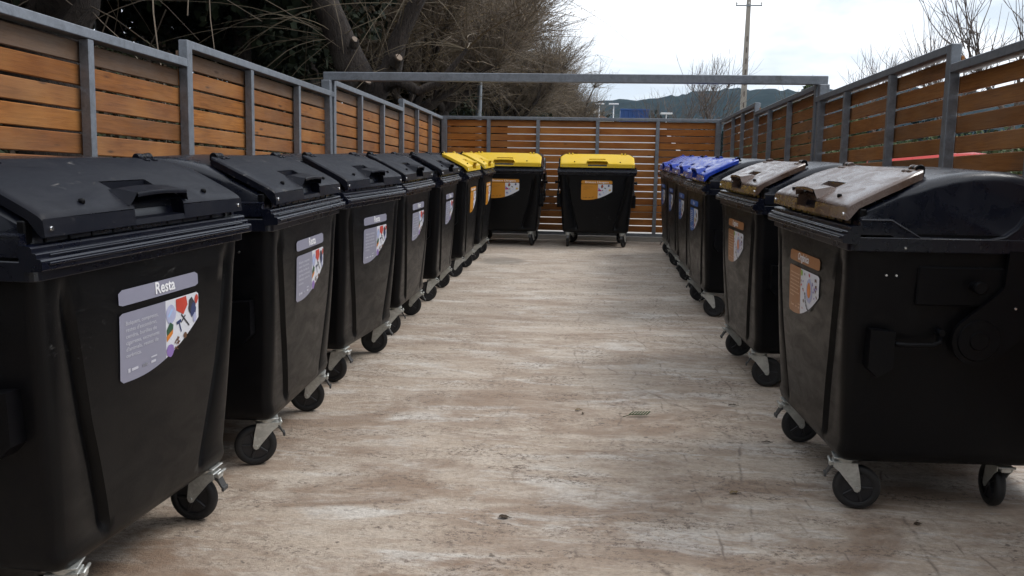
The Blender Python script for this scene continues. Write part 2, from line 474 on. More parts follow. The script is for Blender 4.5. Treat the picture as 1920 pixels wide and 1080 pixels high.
# hills
def hill(name, yd, prof, mat, seed, depth=700, base=-20):
    random.seed(seed)
    rows = []
    xs = [p[0] for p in prof]
    N = 260
    top = []
    for i in range(N):
        x = xs[0] + (xs[-1] - xs[0]) * i / (N - 1)
        for k in range(len(prof) - 1):
            if prof[k][0] <= x <= prof[k + 1][0]:
                t = (x - prof[k][0]) / (prof[k + 1][0] - prof[k][0]); t = t * t * (3 - 2 * t)
                z = prof[k][1] * (1 - t) + prof[k + 1][1] * t; break
        top.append((x, z))
    mb = MB(); nr = 14
    for r in range(nr + 6):
        t = r / nr
        row = []
        for x, z in top:
            if t <= 1: h = base + (z - base) * math.sin(t * math.pi / 2) ** .9
            else: h = z - (t - 1) * 60
            amp = 3.2 * min(1, t * 1.4)
            row.append((x + random.uniform(-2, 2), yd + depth * (t - 1) * .7, h + random.uniform(-amp, amp)))
        rows.append(row)
    mb.grid(rows, sm=True)
    return put(name, mb.mesh(name, [mat]), kind='structure')
hill('hills', 1300, [(-1400, 55), (-500, 52), (-100, 60), (0, 70), (60, 72), (110, 79), (150, 86), (190, 88), (270, 87), (350, 90), (420, 94), (520, 84), (640, 92), (900, 70), (1500, 60)], 'far_forest', 5)

# air
mb = MB(); mb.box((-1900, -70, -25), (1900, 2200, 160))
hz = bpy.data.materials.new('haze_air'); hz.use_nodes = True; hz.node_tree.nodes.clear()
ho = hz.node_tree.nodes.new('ShaderNodeOutputMaterial'); hv = hz.node_tree.nodes.new('ShaderNodeVolumePrincipled')
hv.inputs['Density'].default_value = .00007; hv.inputs['Color'].default_value = (.42, .66, 1, 1)
hz.node_tree.links.new(hv.outputs[0], ho.inputs['Volume'])
put('haze', mb.mesh('haze', [hz]), kind='stuff')
# ------------------------------------------------------------------ fence
GP = .037
PITCH = 3.226
BP, BH = .1175, .1035
def beam(a, b, mat='galvanised', bev=.004, key=None):
    return MB().bbox(a, b, bev).mesh('beam', [mat])
PNAMES = 0
def plank_mesh(L, mat, tag):
    BH = .0985 if mat == 'right_wood' else .1035
    def f():
        mb = MB(); mb.bbox((-L / 2, -.010, -BH / 2), (L / 2, .010, BH / 2), .004)
        return mb.mesh('plank', [mat])
    return cached(('plank', round(L, 3), mat), f)
def side_panel(side, y0, label, studs, xin, ends=True, wood='fence_wood', bh=None):
    """side -1 left, +1 right; xin is the aisle face of the frame; length runs +y from y0"""
    root = thing('slatted_fence_panel', label, 'fence', 'slatted fence panels around the yard', (xin, y0, 0), (-math.atan(GP), 0, 0))
    o = side      # outward direction
    H = 2.16
    L = PITCH
    put('post', cached(('post', side), lambda: MB().bbox((0 if o > 0 else -.06, -.036, -.12), (.06 if o > 0 else 0, .036, H), .004).mesh('post', ['galvanised'])), root)
    put('top_rail', cached(('rail', side), lambda: MB().bbox((min(0, o * .09), .037, H - .052), (max(0, o * .09), L - .037, H), .004).mesh('top_rail', ['galvanised'])), root)
    put('bottom_rail', cached(('brail', side), lambda: MB().bbox((min(o * .02, o * .07), .037, .165), (max(o * .02, o * .07), L - .037, .205), .004).mesh('bottom_rail', ['galvanised'])), root)
    cuts = [-.036] + [v for v in studs] + [L - .037]
    for sy in studs:
        put('stud', cached(('stud', side), lambda: MB().bbox((min(o * .004, o * .05), -.026, .206), (max(o * .004, o * .05), -.020, H - .056), .001)
            .bbox((min(0, o * .006), -.026, .206), (max(0, o * .006), .026, H - .056), .001)
            .bbox((min(o * .004, o * .05), .020, .206), (max(o * .004, o * .05), .026, H - .056), .001).mesh('stud', ['galvanised'])), root, (0, sy, 0))
    n = 16
    for bi in range(len(cuts) - 1):
        a, b = cuts[bi] + .004, cuts[bi + 1] - .004
        if bi > 0: a = cuts[bi] + .001
        if bi < len(cuts) - 2: b = cuts[bi + 1] - .001
        for k in range(n):
            z = H - .056 - .012 - BH / 2 - k * BP + random.uniform(-.0025, .0025)
            if z < .26: continue
            m = 'weathered_wood' if (k == 0 and side < 0) or (k == 1 and random.random() < .15 and side < 0) else wood
            Lp = round(b - a, 2)
            p = put('plank', plank_mesh(Lp, m, side), root, (o * .073, (a + b) / 2, z), (random.uniform(-.004, .004), 0, math.pi / 2 + random.uniform(-.003, .003)))
    return root
random.seed(11)
LX, RX = -2.60, 2.08
y0s = [2.294 + PITCH * i for i in range(4)]
lab_l = ['left fence panel nearest the camera, above the closest black-lidded bin',
         'second left fence panel, its raised end post meeting the lower near panel',
         'third left fence panel, beginning under the left end of the overhead beam',
         'farthest left fence panel, ending in the back left corner']
lab_r = ['right fence panel nearest the camera, cut by the right picture edge',
         'second right fence panel, behind the two brown-lidded bins, red car seen through its slats',
         'third right fence panel, beginning under the right end of the overhead beam',
         'farthest right fence panel, ending in the back right corner behind the blue-lidded bins']
for i in range(4):
    side_panel(-1, y0s[i], lab_l[i], {0: [1.04, 2.09], 1: [1.05, 2.14], 2: [1.05, 2.10], 3: [1.03, 2.1]}[i], LX)
    side_panel(1, y0s[i], lab_r[i], {0: [1.09, 2.16], 1: [1.06, 2.20], 2: [1.2, 2.27], 3: [1.04, 1.9]}[i], RX, wood='right_wood')
# back fence
yb = 15.2
root = thing('slatted_fence_panel', 'long orange slatted back fence closing the yard behind the yellow-lidded bins', 'fence', 'slatted fence panels around the yard', (0, yb, 0))
HB = 2.055
put('top_rail', MB().bbox((LX - .1, 0, HB - .05), (RX + .02, .1, HB), .004).mesh('top_rail', ['galvanised']), root)
put('bottom_rail', MB().bbox((LX + .03, .015, .056), (RX - .03, .075, .11), .004).mesh('bottom_rail', ['galvanised']), root)
xs = [LX + .02, -1.813, -.964, .047, 1.055, RX - .02]
for i, x in enumerate(xs):
    w = .045 if i in (0, 5) else .03
    put('post' if i in (0, 5) else 'stud', cached(('bstud', w), lambda: MB().bbox((-w, -.001, .111 if w < .04 else FL + 0.001), (w, .066, HB - .051), .003).mesh('stud', ['galvanised'])), root, (x, 0, 0))
for i in range(5):
    a, b = xs[i], xs[i + 1]
    for k in range(16):
        z = HB - .06 - BH / 2 - k * .1175 + random.uniform(-.003, .003)
        if z < .15: break
        put('plank', plank_mesh(round(b - a - .004, 2), 'back_wood', 'b'), root, ((a + b) / 2, .082, z), (0, random.uniform(-.0015, .0015), 0))
# overhead beam across the yard
rb = thing('overhead_beam', 'galvanised steel beam spanning the yard between the left and right fences', 'beam', None, (0, 8.77, 0))
put('beam', MB().bbox((LX - .095, -.045, 2.150), (RX + .095, .045, 2.232), .005).mesh('beam', ['galvanised']), rb)
put('post', MB().bbox((LX - .093, -.12, FL + .001), (LX - .004, -.047, 2.149), .005).mesh('post', ['galvanised']), rb)
put('post', MB().bbox((RX + .004, -.12, FL + .001), (RX + .093, -.047, 2.149), .005).mesh('post', ['galvanised']), rb)

# ------------------------------------------------------------------ waste containers
def lerp_tab(tab, t):
    if t <= tab[0][0]: return tab[0][1]
    for (a, va), (b, vb) in zip(tab, tab[1:]):
        if t <= b: return va + (vb - va) * (t - a) / (b - a)
    return tab[-1][1]
GROOVE = [(.2, .27), (.30, .285), (.40, .31), (.53, .345), (.65, .38), (.8, .41), (.95, .437), (1.12, .465)]
def hw(z): return lerp_tab([(.19, .520), (.25, .530), (1.13, .598)], z)
def yf(z): return .050 * max(0, (1.06 - z) / .86) ** 1.7
def relief(x, z):
    xb = lerp_tab(GROOVE, z); t = abs(x) - xb
    fade = min(1, max(0, (1.10 - z) / .10)) * min(1, max(0, (z - .24) / .05))
    if t <= 0: d = -.006 * math.cos(min(1, abs(x) / xb) * math.pi / 2) 
    elif t < .016: d = .030 * t / .016
    elif t < .034: d = .030
    elif t < .06: d = .030 - .022 * (t - .034) / .026
    else: d = .008 + .02 * (t - .06)
    return d * fade
def front_y(x, z): return yf(z) + relief(x, z)
def body_mesh():
    mb = MB(); rows = []
    zs = [.195, .20, .215, .24, .26, .29, .33, .38, .44, .5, .57, .65, .73, .81, .89, .97, 1.03, 1.08, 1.12, 1.19]
    for i, z in enumerate(zs):
        w = hw(z); r = .048; xb = lerp_tab(GROOVE, z)
        ins = {0: .045, 1: .02, 2: .006}.get(i, 0)
        w -= ins
        y0 = yf(z) + ins * .8; y1 = lerp_tab([(.19, .90), (1.13, 1.0)], z) - ins
        half = [0, .25, .5, .75, .9, 1.0]
        xsR = [xb * h for h in half] + [xb + .008, xb + .016, xb + .034, xb + .047, xb + .06]
        xe = w - r
        xsR = [min(x, xe - .002 * (len(xsR) - k)) for k, x in enumerate(xsR)] + [xe]
        xs_ = [-x for x in xsR[::-1]] + xsR[1:]
        row = [(x, y0 + relief(x, z), z) for x in xs_]
        ye = y0 + relief(xe, z)
        for k in range(1, 7):
            a = k / 6 * math.pi / 2
            row.append((xe + r * math.sin(a), ye + r * (1 - math.cos(a)), z))
        for k in range(1, 5): row.append((w, ye + r + (y1 - r - ye - r) * k / 5, z))
        for k in range(0, 7):
            a = k / 6 * math.pi / 2
            row.append((xe + r * math.cos(a), y1 - r + r * math.sin(a), z))
        row.append((0, y1, z))
        for k in range(6, -1, -1):
            a = k / 6 * math.pi / 2
            row.append((-(xe + r * math.cos(a)), y1 - r + r * math.sin(a), z))
        for k in range(4, 0, -1): row.append((-w, ye + r + (y1 - r - ye - r) * k / 5, z))
        for k in range(6, 0, -1):
            a = k / 6 * math.pi / 2
            row.append((-(xe + r * math.sin(a)), ye + r * (1 - math.cos(a)), z))
        rows.append(row)
    mb.grid(rows, close=True)
    n = len(rows[0]); mb.face([k for k in range(n)][::-1]); mb.face([(len(rows) - 1) * n + k for k in range(n)])
    nf = len(xs_) - 1
    # warmer, scuffed plastic on the aisle face
    for fi in range(len(mb.f)):
        if fi < (len(rows) - 1) * n:
            j = fi % n
            mb.m[fi] = 1 if (j < nf + 3 or j >= n - 3) else 0
    return mb.mesh('body', ['black_plastic', 'front_plastic'], auto=50)
def rim_mesh():
    mb = MB()
    def ring(h_, yfr, yb_, z0, z1, r=.03):
        """rounded frame band"""
        def loop(off, z):
            pts = []
            for sx, sy, a0 in ((1, -1, -90), (1, 1, 0), (-1, 1, 90), (-1, -1, 180)):
                cx = sx * (h_ - r); cy = (yfr + r) if sy < 0 else (yb_ - r)
                for k in range(5):
                    a = R(a0 + k * 22.5); pts.append((cx + (r + off) * math.cos(a), cy + (r + off) * math.sin(a), z))
            return pts
        mb.grid([loop(-.02, z0), loop(-.003, z0), loop(0, z0 + .003), loop(0, z1 - .003), loop(-.003, z1), loop(-.03, z1)], close=True, sm=False)
    ring(.622, -.010, 1.02, 1.118, 1.175)
    # three-stepped front lip
    prof = [(.03, 1.145), (-.036, 1.150), (-.040, 1.154), (-.040, 1.178), (-.036, 1.183), (-.024, 1.185), (-.024, 1.196), (-.021, 1.199), (-.010, 1.200), (-.010, 1.212), (-.006, 1.217), (.012, 1.220), (.03, 1.220)]
    mb.prism(prof, -.628, .628)
    mb.bbox((-.60, -.046, 1.166), (.60, -.0395, 1.174), .002)
    mb.bbox((-.575, -.029, 1.187), (.575, -.0235, 1.1935), .002)
    for k in range(0): mb.prism([(-.02, 1.086), (-.035, 1.1455), (-.02, 1.1455)], k * .09 - .004, k * .09 + .004)
    return mb.mesh('rim', ['lid_plastic'])
TOP = [(.025, 1.20), (.028, 1.262), (.036, 1.283), (.10, 1.316), (.16, 1.347), (.22, 1.374), (.30, 1.405), (.38, 1.427), (.46, 1.441), (.55, 1.445), (.64, 1.438), (.72, 1.420), (.80, 1.388), (.87, 1.342), (.93, 1.282), (.97, 1.21), (.99, 1.13)]
EMB = [(.028, 1.215), (.030, 1.250), (.15, 1.250), (.27, 1.180), (.40, 1.178), (.55, 1.177), (.60, 1.190), (.645, 1.225), (.675, 1.27), (.70, 1.33), (.735, 1.375), (.77, 1.372), (.83, 1.345), (.89, 1.295), (.93, 1.24), (.955, 1.18), (.965, 1.14)]
BOT = [(.028, 1.185), (.05, 1.185), (.15, 1.185), (.27, 1.125), (.40, 1.12), (.50, 1.12), (.56, 1.12), (.60, 1.12), (.64, 1.12), (.68, 1.12), (.72, 1.12), (.76, 1.12), (.80, 1.12), (.84, 1.12), (.88, 1.12), (.92, 1.12), (.955, 1.12)]
def resamp(pts, n):
    L = [0]
    for a, b in zip(pts, pts[1:]): L.append(L[-1] + math.dist(a, b))
    out = []
    for i in range(n):
        t = L[-1] * i / (n - 1)
        for k in range(len(pts) - 1):
            if t <= L[k + 1] + 1e-9:
                u = (t - L[k]) / (L[k + 1] - L[k]); out.append((pts[k][0] + (pts[k + 1][0] - pts[k][0]) * u, pts[k][1] + (pts[k + 1][1] - pts[k][1]) * u)); break
    return out
def dome_mesh():
    mb = MB(); rows = []
    n = len(TOP)
    for i in range(n):
        (ty, tz), (ey, ez), (by, bz) = TOP[i], EMB[i], BOT[i]
        c = Vector((.5, 1.1)); d = (c - Vector((ty, tz)))
        d.normalize()
        def off(o): return (ty + d.x * o, tz + d.y * o)
        sec = [(0, off(-.006)), (.30, off(-.003)), (.52, off(0)), (.553, off(.003)), (.574, off(.012)), (.586, off(.026)), (.590, off(.042))]
        sec += [(.594, (ey * .985 + off(.042)[0] * .015, ez * .985 + off(.042)[1] * .015)), (.596, (ey, ez)), (.616, (ey + .002, ez - .008)), (.618, (ey * .7 + by * .3, ez * .7 + bz * .3 - .004)), (.618, (by, bz))]
        row = [(-x, p[0], p[1]) for x, p in sec[::-1]] + [(x, p[0], p[1]) for x, p in sec[1:]]
        rows.append(row)
    mb.grid(rows)
    for s in (-1, 1): mb.tube([(s * .6165, y + .001, z - .006) for y, z in EMB[1:12]], .0042, 5)
    return mb.mesh('dome_lid', ['lid_plastic'], auto=28)
def front_wall_mesh():
    mb = MB()
    mb.bbox((-.592, .034, 1.218), (.592, .06, 1.285), .004)
    for k in range(-5, 6):
        if k: mb.bbox((k * .105 - .004, .020, 1.219), (k * .105 + .004, .0345, 1.252), .001)
    return mb.mesh('inner_front_wall', ['black_plastic'])
def arm_mesh():
    mb = MB()
    out = []
    cy, cz, r = .53, .765, .105
    for k in range(13):
        a = R(140 + k * 180 / 12); out.append((cy + r * math.cos(a), cz + r * math.sin(a)))
    out += [(.80, .86), (.95, .98), (.985, 1.05), (.985, 1.13), (.62, 1.13), (.612, .985), (.59, .955)]
    inn = [(cy + (y - cy) * 1 + (.008 if y < .6 else -.008), z) for y, z in out]
    mb.prism(out, .606, .628)
    mb.prism([(a, b) for a, b in [(.70, .93), (.715, .915), (.84, 1.03), (.845, 1.05), (.825, 1.05)]], .627, .632)
    mb.cyl((.60, cy, cz), (.640, cy, cz), .040, 20, bev=.004)
    mb.cyl((.60, cy, cz), (.635, cy, cz), .085, 28, bev=.003)
    return mb.mesh('lid_arm', ['black_plastic'])
def screws_mesh(pts, r=.0065, ax=0):
    mb = MB()
    for x, y, z in pts:
        d = Vector((.006 * (1 if x > 0 else -1), 0, 0)) if ax == 0 else Vector((0, -.006, 0))
        mb.cyl(Vector((x, y, z)) - d, Vector((x, y, z)) + d * .6, r, 10, bev=.002)
    return mb.mesh('screw', ['screw_steel'])
FLP = [(.300, 1.4455), (.24, 1.426), (.18, 1.402), (.12, 1.373), (.075, 1.350), (.03, 1.327), (-.002, 1.3085), (-.013, 1.300), (-.018, 1.290)]
def flap_z(y):
    t = sorted((a, b) for a, b in FLP); return lerp_tab(t, y)
def flap_mesh(mat):
    mb = MB()
    xs_ = [-.585, -.578, -.565, -.50, -.42, -.28, -.15, -.13, -.06, 0, .06, .13, .15, .28, .42, .50, .565, .578, .585]
    def top(x, y, z):
        e = abs(x)
        dz = -.010 if e > .584 else (-.003 if e > .577 else 0)
        # rear corners are cut back towards the hinges
        return (x * (1 - (.12 if y > .29 else (.05 if y > .235 else 0))), y, z + dz + .003 * math.cos(x / .585 * math.pi / 2))
    rows = [[top(x, y, z) for x in xs_] for y, z in FLP]
    n = len(mb.v); w = len(xs_)
    for r_ in rows: mb.v += r_
    for i in range(len(rows) - 1):
        for j in range(w - 1):
            yy = FLP[i][0]
            if i == 3 and 7 <= j <= 10: continue           # hand pocket
            if i >= 6 and 6 <= j <= 11: continue           # finger recess
            a = n + i * w + j
            mb.face((a, a + w, a + w + 1, a + 1), 0, True)
    # front skirt
    for x0, x1 in ((-.585, -.15), (.15, .585)):
        mb.grid([[(x0, -.018, 1.290), (x1, -.018, 1.290)], [(x0, -.022, 1.24), (x1, -.022, 1.24)], [(x0, -.016, 1.238), (x1, -.016, 1.238)], [(x0, .0, 1.28), (x1, .0, 1.28)]], sm=False)
    mb.grid([[(-.15, -.0185, 1.258), (.15, -.0185, 1.258)], [(-.15, -.022, 1.24), (.15, -.022, 1.24)], [(-.15, -.016, 1.238), (.15, -.016, 1.238)]], sm=False)
    # recess walls
    mb.grid([[(-.15, -.0185, 1.258), (.15, -.0185, 1.258)], [(-.15, .030, 1.262), (.15, .030, 1.262)], [(-.15, .034, 1.330), (.15, .034, 1.330)]], sm=False, flip=True)
    for s in (-1, 1):
        mb.face([len(mb.v) + k for k in range(4)]); mb.v += [(s * .15, -.0185, 1.258), (s * .15, .030, 1.262), (s * .15, .034, 1.330), (s * .15, -.013, 1.303)]
    # hand pocket behind the grip
    z1, z0 = flap_z(.12), flap_z(.075)
    P = [(-.13, .12, z1), (.13, .12, z1), (.13, .075, z0), (-.13, .075, z0)]
    Q = [(x * .95, y + (.0 if y > .1 else .0), z - .035) for x, y, z in P]
    b = len(mb.v); mb.v += P + Q
    for k in range(4): mb.face((b + k, b + (k + 1) % 4, b + 4 + (k + 1) % 4, b + 4 + k))
    mb.face((b + 4, b + 5, b + 6, b + 7))
    # side skirts
    for s in (-1, 1):
        top_ = [(s * .585 * (1 - (.12 if y > .29 else (.05 if y > .235 else 0))), y, z - .010) for y, z in FLP]
        bot_ = [(x, y, z - (.052 if y < -.001 else .030)) for x, y, z in top_]
        bot_[-1] = (top_[-1][0], -.022, 1.240)
        mb.grid([top_, bot_], sm=False, flip=(s > 0))
    # back edge
    y, z = FLP[0]
    mb.grid([[(-.515, y, z - .006), (.515, y, z - .006)], [(-.515, y + .004, z - .03), (.515, y + .004, z - .03)]], sm=False)
    me = mb.mesh('flap', [mat], auto=40)
    return me
def grip_mesh(mat):
    mb = MB(); rows = []
    for y, dz, inset in ((.075, .001, .0), (.045, .012, .004), (.012, .024, .006), (-.018, .034, .008), (-.030, .034, .010), (-.033, .028, .010)):
        rows.append([(x * (1 - inset), y, flap_z(max(y, -.012)) + dz + (.010 if y < .05 else 0) + .006 * math.cos(x / .15 * math.pi / 2)) for x in (-.15, -.12, -.06, 0, .06, .12, .15)])
    low = [(x, y + .002, z - .009) for x, y, z in rows[-1]]
    under = [[(x, y, z - .012) for x, y, z in r_] for r_ in rows[::-1][1:]]
    mb.grid(rows + [low] + under, flip=True)
    for s in (-1, 1):
        k = 6 if s > 0 else 0
        tp = [rows[i][k] for i in range(5)]
        lowr = [(p[0] + s * .028 * min(1, i / 2.5), min(p[1] + .010, .075), flap_z(max(min(p[1] + .010, .075), -.012)) + .003) for i, p in enumerate(tp)]
        mid = [tuple((a + b) / 2 + (0, 0, -.002)[j] for j, (a, b) in enumerate(zip(p, q))) for p, q in zip(tp, lowr)]
        mb.grid([tp, mid, lowr], flip=(s < 0))
    return mb.mesh('grip', [mat], auto=45)
def hinge_mesh(mat):
    mb = MB()
    mb.cyl((-.040, 0, 0), (-.012, 0, 0), .0175, 14, bev=.003)
    mb.cyl((-.009, 0, 0), (.012, 0, 0), .016, 14, bev=.002, mi=1)
    mb.cyl((.015, 0, 0), (.040, 0, 0), .0175, 14, bev=.003)
    mb.cyl((.040, 0, 0), (.050, 0, 0), .0195, 14, bev=.003, mi=1)
    mb.bbox((-.04, -.045, -.022), (-.012, .0, -.002), .004); mb.bbox((.015, -.045, -.022), (.040, .0, -.002), .004)
    mb.bbox((-.009, 0, -.022), (.012, .035, -.004), .004, mi=1)
    return mb.mesh('hinge', [mat, 'black_plastic'])
def caster_mesh():
    mb = MB()   # swivel at origin, axle trails to +x
    mb.bbox((-.052, -.045, .230), (.052, .045, .237), .002)
    mb.cyl((0, 0, .214), (0, 0, .231), .038, 18, bev=.003)
    for s in (-1, 1):
        yy = s * .032
        mb.prism([(-.048, .212), (.050, .212), (.062, .160), (.070, .104), (.066, .090), (.056, .084), (.045, .088), (.036, .102), (-.022, .170), (-.050, .192)], yy - .002, yy + .002, axis='y')
        mb.cyl((.056, yy - .005, .1), (.056, yy + .005, .1), .009, 10, bev=.002)
    mb.bbox((-.050, -.034, .208), (.052, .034, .215), .003)
    mb.bbox((-.066, -.020, .190), (-.044, .020, .210), .003)
    mb.cyl((-.064, -.036, .212), (-.064, .036, .212), .006, 8)
    return mb.mesh('caster', ['caster_steel'])
def tyre_mesh():
    mb = MB(); rows = []
    pr = [(-.018, .066), (-.021, .074), (-.021, .090), (-.015, .097), (-.006, .1), (.006, .1), (.015, .097), (.021, .090), (.021, .074), (.018, .066)]
    for k in range(33):
        a = 2 * math.pi * k / 32
        rows.append([(.056 + r_ * math.cos(a), y, .1 + r_ * math.sin(a)) for y, r_ in pr])
    mb.grid(rows, flip=True)
    return mb.mesh('tyre', ['tyre_rubber'], auto=50)
def rimw_mesh():
    mb = MB()
    mb.cyl((.056, -.012, .1), (.056, .012, .1), .067, 26)
    mb.cyl((.056, -.024, .1), (.056, .024, .1), .020, 14, bev=.002)
    for k in range(5):
        a = 2 * math.pi * k / 5
        xf = Matrix.Translation((.056, 0, .1)) @ Matrix.Rotation(a, 4, 'Y')
        mb.bbox((.015, -.018, -.006), (.066, .018, .006), .002, xf=xf)
    return mb.mesh('wheel_rim', ['wheel_plastic'])
def pedal_mesh():
    mb = MB()
    mb.prism([(-.044, .198), (-.058, .192), (-.078, .152), (-.074, .148), (-.054, .178), (-.044, .184)], -.020, .020, axis='y')
    mb.bbox((-.084, -.022, .136), (-.073, .022, .156), .003)
    return mb.mesh('brake_pedal', ['pedal_grey'])
def pin_mesh():
    mb = MB()
    mb.bbox((.585, .28, .90), (.603, .62, 1.06), .006)
    mb.cyl((.60, .50, .985), (.655, .50, .985), .021, 18, bev=.004)
    mb.cyl((.654, .50, .985), (.672, .50, .985), .027, 18, bev=.005)
    return mb.mesh('lifting_pin', ['black_plastic'])
def handle_mesh():
    mb = MB()
    mb.prism([(.10, .80), (.20, .79), (.20, .64), (.14, .60), (.10, .64)], .56, .628)
    mb.tube([(.60, .20, .745), (.628, .215, .742), (.632, .25, .740), (.632, .35, .740), (.630, .375, .752), (.60, .385, .775)], .0115, 8)
    mb.cyl((.57, .39, .79), (.615, .39, .79), .016, 12, bev=.003)
    return mb.mesh('side_handle', ['black_plastic'])
def foot_frame_mesh():
    mb = MB()
    for x in (-.39, .39): mb.bbox((x - .05, .10, .1975), (x + .05, .86, .212), .004)
    return mb.mesh('base_rails', ['black_plastic'])

# ---- stickers
LW, LT, LB = .245, 1.036, .730
def conf(x, z, k): return (x, front_y(x, z) - k, z)
def patch(mb, poly, k, mi):
    """flat printed shape on the sticker: polygon (x,z)"""
    cx = sum(p[0] for p in poly) / len(poly); cz = sum(p[1] for p in poly) / len(poly)
    b = len(mb.v); mb.v.append(conf(cx, cz, k)); mb.v += [conf(x, z, k) for x, z in poly]
    n = len(poly)
    ar = sum(poly[i][0] * poly[(i + 1) % n][1] - poly[(i + 1) % n][0] * poly[i][1] for i in range(n))
    for i in range(n):
        t = (b, b + 1 + i, b + 1 + (i + 1) % n)
        mb.face(t if ar > 0 else t[::-1], mi)
def band(mb, x0, x1, ztop, zbot_fn, k, mi, n=16, m=6):
    rows = []
    for j in range(m + 1):
        row = []
        for i in range(n + 1):
            x = x0 + (x1 - x0) * i / n; zt = ztop(x) if callable(ztop) else ztop; zb = zbot_fn(x)
            row.append(conf(x, zt + (zb - zt) * j / m, k))
        rows.append(row)
    mb.grid(rows, mi, True, flip=True)
def rcorn(x, x0, x1, r):
    d = min(x - x0, x1 - x)
    return 0 if d >= r else r - math.sqrt(max(0, r * r - (r - d) ** 2))
def bottom_curve(x):
    t = (x + LW) / (2 * LW)
    z = LB + .012 * (1 - t) + (0 if t < .12 else .145 * ((t - .12) / .88) ** 2.05) - .012
    return z + rcorn(x, -LW, LW + 1, .012)
KINDS = {'residual': ('sticker_grey', 'sticker_grey', 'black_flap', 'Resta', 'print_pale', .15),
         'organic': ('sticker_brown', 'sticker_brown', 'brown_plastic', 'Orgànica', 'print_tan', .02),
         'packaging': ('sticker_orange', 'sticker_orange', 'yellow_plastic', 'Envasos Lleugers', 'print_white', 0),
         'paper': ('sticker_blue', 'sticker_blue', 'blue_plastic', 'Paper', 'print_white', 0)}
def label_mesh(kind):
    mb = MB(); mats = [KINDS[kind][0], 'sticker_white']
    hb = LT - .052; gap = .024 if kind != 'packaging' else .006
    band(mb, -LW, LW, lambda x: LT - rcorn(x, -LW, LW, .01), lambda x: hb + rcorn(x, -LW, LW, .006), .0035, 0, 24, 2)
    zt = hb - gap; xm = .02 if kind != 'organic' else -.04
    band(mb, -LW, xm, lambda x: zt - rcorn(x, -LW, LW + 1, .008), bottom_curve, .0035, 0, 16)
    band(mb, xm, LW, lambda x: zt - rcorn(x, -LW - 1, LW, .008), bottom_curve, .0035, 1, 16)
    return mb.mesh('label', mats)
def text_mesh(s, size, x, z, k, mat, align='LEFT', width=None, bold=.0):
    cu = bpy.data.curves.new('text', 'FONT'); cu.body = s; cu.size = size; cu.align_x = align
    cu.resolution_u = 2; cu.offset = bold; cu.space_character = 1.0
    ob = bpy.data.objects.new('text', cu); COL.objects.link(ob)
    bpy.context.view_layer.update()
    dg = bpy.context.evaluated_depsgraph_get()
    me = bpy.data.meshes.new_from_object(ob.evaluated_get(dg))
    bpy.data.objects.remove(ob)
    sc = 1
    if width:
        xs_ = [v.co.x for v in me.vertices]; sc = width / (max(xs_) - min(xs_))
    for v in me.vertices:
        px, pz = x + v.co.x * sc, z + v.co.y
        v.co = conf(px, pz, k)
    me.materials.clear(); me.materials.append(MATS[mat])
    return me
def blob(cx, cz, rx, rz, n=9, j=.25, rot=0, seed=0):
    rr = random.Random(seed); out = []
    for k in range(n):
        a = 2 * math.pi * k / n; m = 1 - j * rr.random()
        x, z = rx * m * math.cos(a), rz * m * math.sin(a)
        out.append((cx + x * math.cos(rot) - z * math.sin(rot), cz + x * math.sin(rot) + z * math.cos(rot)))
    return out
def stroke(x0, z0, x1, z1, w):
    d = Vector((x1 - x0, z1 - z0)); n = Vector((-d.y, d.x)).normalized() * w / 2
    return [(x0 - n.x, z0 - n.y), (x1 - n.x, z1 - n.y), (x1 + n.x, z1 + n.y), (x0 + n.x, z0 + n.y)]
